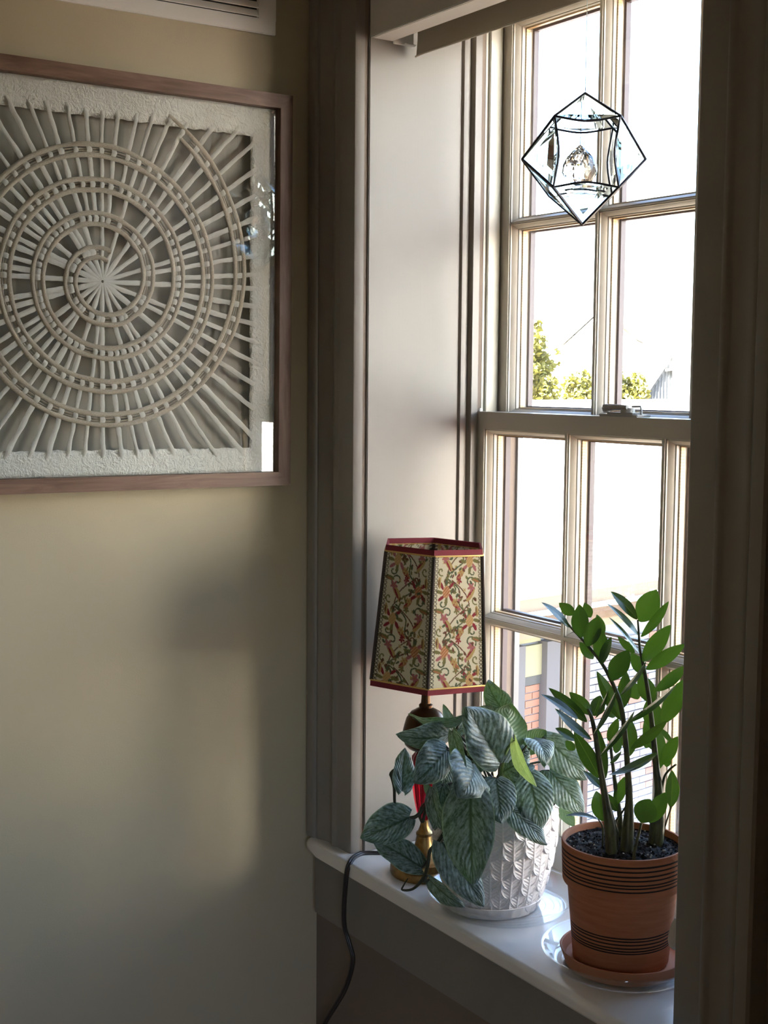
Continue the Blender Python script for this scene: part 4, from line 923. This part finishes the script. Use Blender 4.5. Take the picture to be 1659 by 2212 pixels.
SS_ = [[(0.4399,0.0213,0.9731,0.0026),(0.4436,0.0198,0.9845,0.0024),(0.448,0.0201,0.9999,0.0022),(0.4573,0.0191,1.0185,0.0020),(0.4696,0.0216,1.0314,0.0016)],
[(0.4124,-0.0503,0.9038,0.0022),(0.4132,-0.0598,0.8935,0.0024),(0.4121,-0.0723,0.8832,0.0024),(0.4121,-0.0751,0.8673,0.0024),(0.4074,-0.0759,0.8517,0.0024),(0.4006,-0.0794,0.8379,0.0022),(0.3913,-0.0862,0.8264,0.0018),(0.3802,-0.0944,0.8237,0.0014),(0.3768,-0.0897,0.8282,0.0010),(0.3751,-0.0819,0.8355,0.0006)],
[(0.4095,-0.0752,0.8686,0.0016),(0.3975,-0.0714,0.8581,0.0014),(0.3843,-0.0656,0.8497,0.0012)],
[(0.4087,-0.0743,0.8487,0.0018),(0.4072,-0.078,0.8407,0.0024),(0.4108,-0.0721,0.8434,0.0012)],
[(0.3717,-0.0341,0.9312,0.0022),(0.3627,-0.0452,0.9244,0.0025),(0.358,-0.0542,0.9131,0.0029),(0.3538,-0.0612,0.9094,0.0025),(0.3458,-0.0731,0.9099,0.0020),(0.3424,-0.0803,0.9186,0.0018),(0.3419,-0.0821,0.9334,0.0020),(0.3426,-0.0832,0.9526,0.0024),(0.3426,-0.0863,0.9656,0.0028),(0.3428,-0.0885,0.9722,0.0028),(0.3484,-0.083,0.9769,0.0016),(0.3549,-0.0798,0.9493,0.0008)],
[(0.357,-0.0523,0.9125,0.0020),(0.3574,-0.0462,0.9021,0.0023),(0.3584,-0.0421,0.9164,0.0021),(0.368,-0.0354,0.9347,0.0018)],
[(0.3568,-0.0496,0.9088,0.0016),(0.3563,-0.0477,0.9231,0.0014),(0.3851,-0.0478,0.945,0.0012)],
[(0.4468,0.0189,1.0038,0.0016),(0.4495,0.0144,0.997,0.0012),(0.4497,0.013,0.9972,0.0010)],
[(0.3783,-0.005,1.0204,0.0016),(0.3747,-0.0012,1.0316,0.0016),(0.3722,0.0042,1.0429,0.0012)],
[(0.3789,-0.008,1.0188,0.0014),(0.3773,-0.0044,1.0326,0.0014),(0.4158,-0.0185,1.0571,0.0010)]]
M_stem = mat('green_brown_stem', srgb(70, 74, 48), .45); k = N(M_stem); k.base(k.ramp(k.noise(k.coord('Object', (90, 90, 25)), 2.0, 4), [(.35, srgb(52, 52, 36)), (.65, srgb(96, 98, 60))]))
M_vine = mat('dark_vine', srgb(52, 54, 38), .5)
M_petg = mat('green_petiole', srgb(104, 124, 70), .45)
for s in ZS_:
    v = MB(); P = smooth_path([p[:3] for p in s], 6); rad = np.interp(np.linspace(0, len(s)-1, len(P)), range(len(s)), [p[3] for p in s])
    P[0] = Vector((P[0].x, P[0].y, min(P[0].z, TZ+H-.012)))
    v.tube(P, list(rad), 12); v.build('stem', M_stem, zz_t, smooth=80)
for i, r in enumerate(ZL): build_leaf(r, 'ovate', M_zz, zz_t, 100+i)
for i, s in enumerate(SS_):
    v = MB(); P = smooth_path([p[:3] for p in s], 6); rad = np.interp(np.linspace(0, len(s)-1, len(P)), range(len(s)), [p[3] for p in s])
    v.tube(P, list(rad), 8); v.build('vine', M_petg if i == 0 else M_vine, sc_t, smooth=80)
for i, r in enumerate(SL):
    o = build_leaf(r, 'heart', M_new if i == 16 else M_sat, sc_t, 300+i, .10)
    if i == 16: o['label'] = 'pale yellow-green unfurling leaf'
    if i not in (3, 4, 5, 2, 16, 24, 12):            # a petiole from the crown to the leaf
        B = Vector(r[0]); A = Vector((WP[0]+random.uniform(-.03, .03), WP[1]+random.uniform(-.03, .03), WZ+.124)); md = A.lerp(B, .55)+Vector((0, 0, .018))
        v = MB(); v.tube(smooth_path([A, md, B], 6), [.0016]*13, 6); v.build('petiole', M_vine, sc_t, smooth=80)

# ------------------------------------------------------------------ outside
G = -3.9
M_grd = mat('pale_ground', srgb(126, 114, 98), .9)
MB().box(-120, 120, YO+.06, 160, G-.2, G).build('ground', M_grd, kind='structure')
MB().box(.0, XR+.12, YO-.001, YO+.05, G, -.1).build('wall_lower', M_grd, kind='structure')
MB().box(-.12, XR+.12, YB-.12, YO, G, -.101).build('floor_slab', M_grd, kind='structure')
# unseen white house added right of the frame to bounce sun indoors
cy_ = MB(); q0, qd, qn = Vector((1.2, 6.6, 0)), Vector((.80, -.60, 0)), Vector((.60, .80, 0))
vs = [q0+qd*a+qn*b+Vector((0, 0, z)) for z in (.3, 3.6) for b in (0, 3) for a in (2.8, 7.3)]
cy_.add(vs, [(0,2,3,1),(4,5,7,6),(0,1,5,4),(2,6,7,3),(0,4,6,2),(1,3,7,5)]); cy_.build('wall_added_bounce', mat('white_render', srgb(240, 238, 232), .8), kind='structure')
cy_ = MB(); vs = [q0+qd*a+qn*b+Vector((0, 0, z)) for z in (G, .3) for b in (.02, 3) for a in (2.82, 7.28)]  # brown base added so less bounce reaches the top of the left wall
cy_.add(vs, [(0,2,3,1),(4,5,7,6),(0,1,5,4),(2,6,7,3),(0,4,6,2),(1,3,7,5)]); cy_.build('wall_added_bounce_base', mat('brown_bounce_base', srgb(112, 78, 58), .9), kind='structure')
# brick wing to the left with its eave, gutter and string lights
WO = Vector((-7.2, 0, 0)); wd = Vector((-.141, .99, 0)).normalized(); wn = Vector((wd.y, -wd.x, 0))     # wn points towards our window
wing = thing('brick_wing', (-8.2, 8.0, G), 'whitewashed brick wing with pale roof and gutter outside the lower sash', 'building')
def WPt(s, d, z): q = WO+wd*s+wn*d; return Vector((q.x, q.y, z))
def wbox(m, s0, s1, d0, d1, z0, z1):
    vs = [WPt(s, d, z) for z in (z0, z1) for d in (d0, d1) for s in (s0, s1)]; m.add(vs, [(0,2,3,1),(4,5,7,6),(0,1,5,4),(2,6,7,3),(0,4,6,2),(1,3,7,5)]); return m
M_roof = mat('white_roof', srgb(236, 234, 228), .8); M_fascia = mat('tan_fascia', srgb(122, 104, 84), .6); M_gut = mat('gutter_lip_highlight', srgb(205, 210, 214), .35); M_gutd = mat('gutter_face_shade', srgb(96, 80, 68), .6)  # gutter lip colour holds a highlight, its brown face the shade
M_bw = mat('pale_mortar', srgb(148, 148, 152), .9); M_frz = mat('pale_frieze_board', srgb(150, 142, 128), .8); M_drk = mat('dark_gap', srgb(60, 54, 50), .8)
E0 = -.504                                              # eave height
m = MB(); wbox(m, 3.0, 21.8, -8.4, -.03, G, E0-.3); m.build('wing_wall', M_bw, wing)
m = MB(); vs = [WPt(s, d, z) for s in (2.8, 22) for d, z in ((.33, E0), (.33, E0+.03), (-8.5, E0+1.66), (-8.5, E0+1.60))]
m.add(vs, [(0, 1, 2, 3), (7, 6, 5, 4), (0, 4, 5, 1), (1, 5, 6, 2), (2, 6, 7, 3), (3, 7, 4, 0)]); m.build('roof', M_roof, wing)
m = MB(); wbox(m, 2.8, 22, .29, .325, E0-.30, E0-.001); m.build('fascia', M_fascia, wing)
m = MB(); m.tube([WPt(2.8, .44, E0-.125), WPt(22, .44, E0-.125)], .027, 8); m.build('gutter_lip', M_gut, wing, smooth=60)
m = MB(); pr = [(.326, -.15), (.430, -.15), (.425, -.20), (.39, -.27), (.326, -.28)]
vs = [WPt(s, d, E0+z) for s in (2.8, 22) for d, z in pr]; n_ = len(pr)
m.add(vs, [(i, (i+1) % n_, n_+(i+1) % n_, n_+i) for i in range(n_)]+[tuple(range(n_)), tuple(range(n_, 2*n_))]); m.build('gutter', M_gutd, wing)
m = MB(); wbox(m, 2.8, 22, -.03, .29, E0-.305, E0-.285); m.build('soffit', M_drk, wing)
m = MB(); wbox(m, 3.0, 21.8, -.03, .05, E0-.45, E0-.306); m.build('frieze_board', M_frz, wing)
# bricks: whitewashed, a few bare red
bmats = [mat('whitewashed_brick', srgb(158, 162, 170), .9), mat('worn_whitewashed_brick', srgb(140, 138, 142), .9), mat('bare_red_brick', srgb(148, 112, 100), .9)]
for bmx in bmats[:2]:
    k = N(bmx); b0 = tuple(k.b.inputs['Base Color'].default_value); k.base(k.ramp(k.noise(k.coord('Object', (1, 1, 1)), 14, 5, .65), [(.40, (b0[0]*.78, b0[1]*.70, b0[2]*.68, 1)), (.54, b0)]))
RB_ = random.Random(4); nb = 0; c_h, c_l, jt = .0735, .215, .012
zr = E0-.62; row = 0; rest = MB()
while zr > G:
    s = 7.74+(.107 if row % 2 else 0)
    while s < 10.4:
        m = MB() if nb < 296 else rest
        wbox(m, s, s+c_l-jt, -.03, .006*RB_.random(), zr-c_h+jt, zr); q_ = RB_.random()
        if nb < 296: m.build('brick', bmats[0 if q_ < .66 else (1 if q_ < .90 else 2)], wing)
        nb += 1; s += c_l
    zr -= c_h; row += 1
rest.build('brick_courses', bmats[0], wing, kind='stuff')
# timber framed opening at the near end of the wing: grey posts, yellow canvas above a red brick panel
M_post = mat('grey_painted_post', srgb(92, 92, 96), .7); M_blind = mat('yellow_green_canvas', srgb(146, 144, 116), .8); M_red = mat('red_brick_panel', srgb(152, 112, 94), .9); M_dkr = mat('dark_rail', srgb(80, 82, 82), .8)
op = MB(); wbox(op, 7.52, 7.73, -.02, .10, G, E0-.5); op.build('post', M_post, wing)
op = MB(); wbox(op, 6.70, 7.21, -.02, .10, G, E0-.5); op.build('post', M_post, wing)
op = MB(); wbox(op, 7.21, 7.52, -.02, .012, E0-.5, E0-.45); wbox(op, 7.21, 7.52, -.02, .03, -1.33, -1.03); op.build('canvas_blind', M_blind, wing)
op = MB(); wbox(op, 7.21, 7.52, -.02, .020, -1.42, -1.33); op.build('rail', M_dkr, wing)
pb = MB(); wbox(pb, 7.21, 7.52, -.02, -.008, G, -1.42); pb = pb.build('brick_panel', M_bw, wing)
zr = -1.43; row = 0
while zr > G+.1:
    s = 7.21+(.0 if row % 2 else -.0)
    for a, b in (((7.212, 7.41), (7.425, 7.518)) if row % 2 else ((7.212, 7.305), (7.32, 7.518))):
        op = MB(); wbox(op, a, b, -.008, .004+.004*RB_.random(), zr-c_h+jt, zr); op.build('brick', M_red, pb)
    zr -= c_h; row += 1
# string of lights clipped along the gutter
lights = thing('string_lights', tuple(WPt(8.3, .47, E0-.12)), 'string of small white lights clipped along the gutter outside', 'lights')
M_clip = mat('white_light_clip', srgb(240, 240, 240), .5)
cdm = MB(); cdm.tube([WPt(2.9+.1*i, .472, E0-.13+.012*math.sin(i*1.3)) for i in range(190)], .006, 5); cdm.build('light_cable', M_clip, lights)
def clip(s):
    m = MB(); p0 = WPt(s, .475, E0-.10)
    m.lathe([(0, -.036), (.018, -.030), (.028, -.006), (.024, .018), (.010, .036), (0, .040)], tuple(p0+wd*.05+wn*.02), 10)
    m.tube([p0+Vector((0, 0, .055)), p0+wn*.02, p0+Vector((0, 0, -.055))+wn*.01, p0+Vector((0, 0, -.12))-wd*.025], .010, 6); m.tube([p0+Vector((0, 0, .055))-wd*.04, p0+wn*.02], .009, 6)
    m.build('light_clip', M_clip, lights, smooth=60)
for s in (6.6, 7.45, 8.26, 8.66, 9.07, 9.6): clip(s)
# houses, trees and wall shadows built as grey gables farther out
M_sid = mat('shadowed_board_siding', srgb(62, 66, 70), .8); M_whs = mat('white_siding', srgb(240, 238, 232), .8); M_rk = mat('tan_rake_board', srgb(84, 76, 62), .7)  # grey siding colour stands for diagonal shadow on white walls
M_rfw = mat('pale_roof', srgb(238, 236, 230), .8)
def slab(name, P, deep, m, par):
    n = len(P); d = Vector(deep); vs = [Vector(p) for p in P]+[Vector(p)+d for p in P]
    v = MB(); v.add(vs, [tuple(range(n)), tuple(range(2*n-1, n-1, -1))]+[(i, (i+1) % n, n+(i+1) % n, n+i) for i in range(n)]); return v.build(name, m, par)
whit_h = thing('white_gabled_house', (-31.813,30.7947,-3.9), 'sunlit white gabled house with tan rake board beyond the trees, seen in the upper sash', 'house')
shadow_h = thing('shadow_gable_house', (-25.1724,26.2721,-3.9), 'wall shadow built as a steep grey board gable with a white corner wall, right of the trees', 'house')
smal_h = thing('small_shadow_gable', (-37.3925,36.9158,-3.9), 'distant wall shadow built as a small grey board gable above the bush', 'house')
slab('wall', [(-32.8852,29.1791,-4.0104),(-31.5385,31.2082,-3.9904),(-32.1213,31.5271,2.897),(-32.8212,30.6416,3.8606),(-33.4484,29.4873,2.6454)], (-5.8293,3.8755,0.), M_whs, whit_h)
slab('rake_board', [(-32.7563,30.5783,3.9787),(-31.9539,31.616,3.0033),(-31.8869,31.6848,2.8192),(-31.958,31.583,2.849),(-32.7498,30.5748,3.9017)], (-0.0666,0.0443,0.), M_rk, whit_h)
slab('eave_return', [(-32.0065,31.4536,3.0466),(-31.8697,31.6597,3.0486),(-31.8489,31.6483,2.8024),(-31.9409,31.5231,2.8781)], (-0.2498,0.1661,0.), M_rk, whit_h)
slab('roof_slope', [(-32.8707,30.6826,4.0023),(-32.0068,31.8149,3.0401),(-32.0029,31.8127,2.9937),(-32.8654,30.6797,3.9404)], (-5.9959,3.9862,0.), M_rfw, whit_h)
slab('roof_slope', [(-32.8707,30.6826,4.0023),(-33.5726,29.3912,2.6454),(-33.5674,29.3883,2.5835),(-32.8654,30.6797,3.9404)], (-5.9959,3.9862,0.), M_rfw, whit_h)
slab('wall', [(-27.3461,22.997,-3.9953),(-25.0413,26.4696,-3.9611),(-25.5781,26.7634,2.3825),(-25.516,26.8968,2.6133)], (-2.4983,1.6609,0.), M_sid, shadow_h)  # gable follows the edge of a shadow cast on white siding
slab('roof_slope', [(-27.2975,22.891,-3.9813),(-27.3258,22.8484,-3.9817),(-25.4413,26.8361,2.6614),(-25.4169,26.8663,2.6236)], (-2.7481,1.827,0.), M_rfw, shadow_h)
slab('corner_wall', [(-24.7569,26.1815,-3.9036),(-24.0467,27.2517,-3.8931),(-24.596,27.5523,2.5984),(-25.3062,26.4821,2.5878)], (-2.4983,1.6609,0.), M_whs, shadow_h)
slab('window_hood', [(-25.5212,26.3967,1.8684),(-25.4046,26.5791,1.9083),(-25.3993,26.5761,1.8448),(-25.5159,26.3938,1.805)], (-0.2082,0.1384,0.), M_whs, shadow_h)
slab('batten', [(-25.4697,25.7705,-3.9635),(-25.4633,25.7801,-3.9634),(-25.8846,26.0106,1.015),(-25.8897,26.0003,0.9996)], (-0.025,0.0166,0.), M_sid, shadow_h)
slab('batten', [(-25.4187,25.8473,-3.9627),(-25.4123,25.8569,-3.9626),(-25.8454,26.0938,1.1548),(-25.8504,26.0835,1.1394)], (-0.025,0.0166,0.), M_sid, shadow_h)
slab('batten', [(-25.3677,25.9241,-3.962),(-25.3613,25.9337,-3.9619),(-25.8062,26.1771,1.2946),(-25.8112,26.1668,1.2792)], (-0.025,0.0166,0.), M_sid, shadow_h)
slab('batten', [(-25.3167,26.0009,-3.9612),(-25.3104,26.0105,-3.9611),(-25.7669,26.2603,1.4344),(-25.772,26.25,1.419)], (-0.025,0.0166,0.), M_sid, shadow_h)
slab('batten', [(-25.2658,26.0777,-3.9604),(-25.2594,26.0873,-3.9604),(-25.7277,26.3436,1.5742),(-25.7328,26.3333,1.5588)], (-0.025,0.0166,0.), M_sid, shadow_h)
slab('batten', [(-25.2148,26.1545,-3.9597),(-25.2084,26.1641,-3.9596),(-25.6885,26.4268,1.714),(-25.6936,26.4165,1.6986)], (-0.025,0.0166,0.), M_sid, shadow_h)
slab('batten', [(-25.1638,26.2313,-3.9589),(-25.1574,26.2409,-3.9588),(-25.6493,26.5101,1.8538),(-25.6544,26.4997,1.8384)], (-0.025,0.0166,0.), M_sid, shadow_h)
slab('batten', [(-25.1128,26.3081,-3.9582),(-25.1065,26.3177,-3.9581),(-25.6101,26.5933,1.9936),(-25.6152,26.583,1.9782)], (-0.025,0.0166,0.), M_sid, shadow_h)
slab('batten', [(-25.0619,26.3849,-3.9574),(-25.0555,26.3945,-3.9573),(-25.5709,26.6766,2.1334),(-25.576,26.6662,2.118)], (-0.025,0.0166,0.), M_sid, shadow_h)
slab('wall', [(-39.323,34.0071,-4.0388),(-37.2314,37.1586,-4.0078),(-37.8028,37.4712,2.744)], (-4.1638,2.7682,0.), M_sid, smal_h)  # second gable shaped to the smaller wall shadow
M_tl = mat('sunlit_foliage', srgb(90, 88, 42), .7); M_tk = mat('pale_trunk', srgb(170, 160, 140), .85)
k = N(M_tl); k.base(k.ramp(k.noise(k.coord(), 5, 3), [(.38, srgb(88, 86, 40)), (.58, srgb(134, 130, 58))]))
tl_ = k.n('BsdfTranslucent'); tl_.inputs[0].default_value = srgb(104, 106, 40); mm_ = k.n('MixShader'); mm_.inputs[0].default_value = .25; k.l(k.b.outputs[0], mm_.inputs[1]); k.l(tl_.outputs[0], mm_.inputs[2]); k.l(mm_.outputs[0], k.out.inputs[0])
def tree(name, base, clumps, label, group, leaf_s):
    t = thing(name, base, label, 'tree', group); R = random.Random(int(base[0]*100)); top = Vector(clumps[0][0])
    v = MB(); b0 = Vector(base); v.tube(smooth_path([b0, b0.lerp(top, .5)+Vector((.05, .05, 0)), top], 5), list(np.linspace(.12, .03, 11)), 7)
    for c, r in clumps[1:]: v.tube([b0.lerp(top, .45), Vector(c)], [.05, .015], 5)
    v.build('trunk', M_tk, t, smooth=60); v = MB()
    for c, r in clumps:
        for q in range(int(620*r*r/.25)):
            d = Vector((R.gauss(0, 1), R.gauss(0, 1), R.gauss(0, 1))).normalized()*r*R.random()**.4; p = Vector(c)+d
            a = Vector((R.gauss(0, 1), R.gauss(0, 1), R.gauss(0, 1))).normalized(); b = a.orthogonal().normalized(); s = leaf_s*R.uniform(.6, 1.3)
            v.add([p-a*s, p+b*s*.5, p+a*s, p-b*s*.5], [(0, 1, 2, 3)])
    v.build('crown', M_tl, t, kind='stuff')
tree('tree', (-22.9596,19.5191,-3.9), [((-23.1005,19.5962,2.3447),0.367),((-23.2027,19.9038,1.8661),0.367),((-22.9661,19.3325,1.7513),0.324),((-22.8452,19.7997,1.3053),0.367),((-23.1603,19.673,1.2151),0.367),((-23.155,19.7711,2.7793),0.151),((-23.2658,19.3191,2.181),0.324),((-22.7724,19.8702,1.0806),0.194),((-23.184,19.2743,1.2143),0.324)], 'tall loose yellow-green tree, leftmost in the upper sash', 'sunlit trees outside', 0.085)
tree('tree', (-24.632,22.4355,-3.9), [((-24.7995,22.3261,1.4336),0.260),((-24.7825,22.7314,1.5304),0.260),((-24.6718,22.4573,1.0826),0.307),((-24.8895,22.3066,1.0557),0.189),((-24.5814,22.7832,1.1311),0.236),((-25.0779,22.0495,2.2528),0.071),((-25.0466,22.0458,1.9592),0.071)], 'small yellow-green tree left of the centre muntin in the upper sash', 'sunlit trees outside', 0.085)
tree('tree', (-22.5962,21.8787,-3.9), [((-22.7559,21.8018,1.6115),0.289),((-22.7157,22.1677,1.2802),0.334),((-22.7846,21.6911,1.2229),0.312),((-22.4967,22.3605,1.5389),0.223),((-22.3662,22.3216,1.2291),0.267),((-22.6657,22.0093,0.9802),0.312),((-22.7998,21.9559,1.8348),0.156)], 'bushy yellow-green tree in front of the grey wall shadows', 'sunlit trees outside', 0.085)
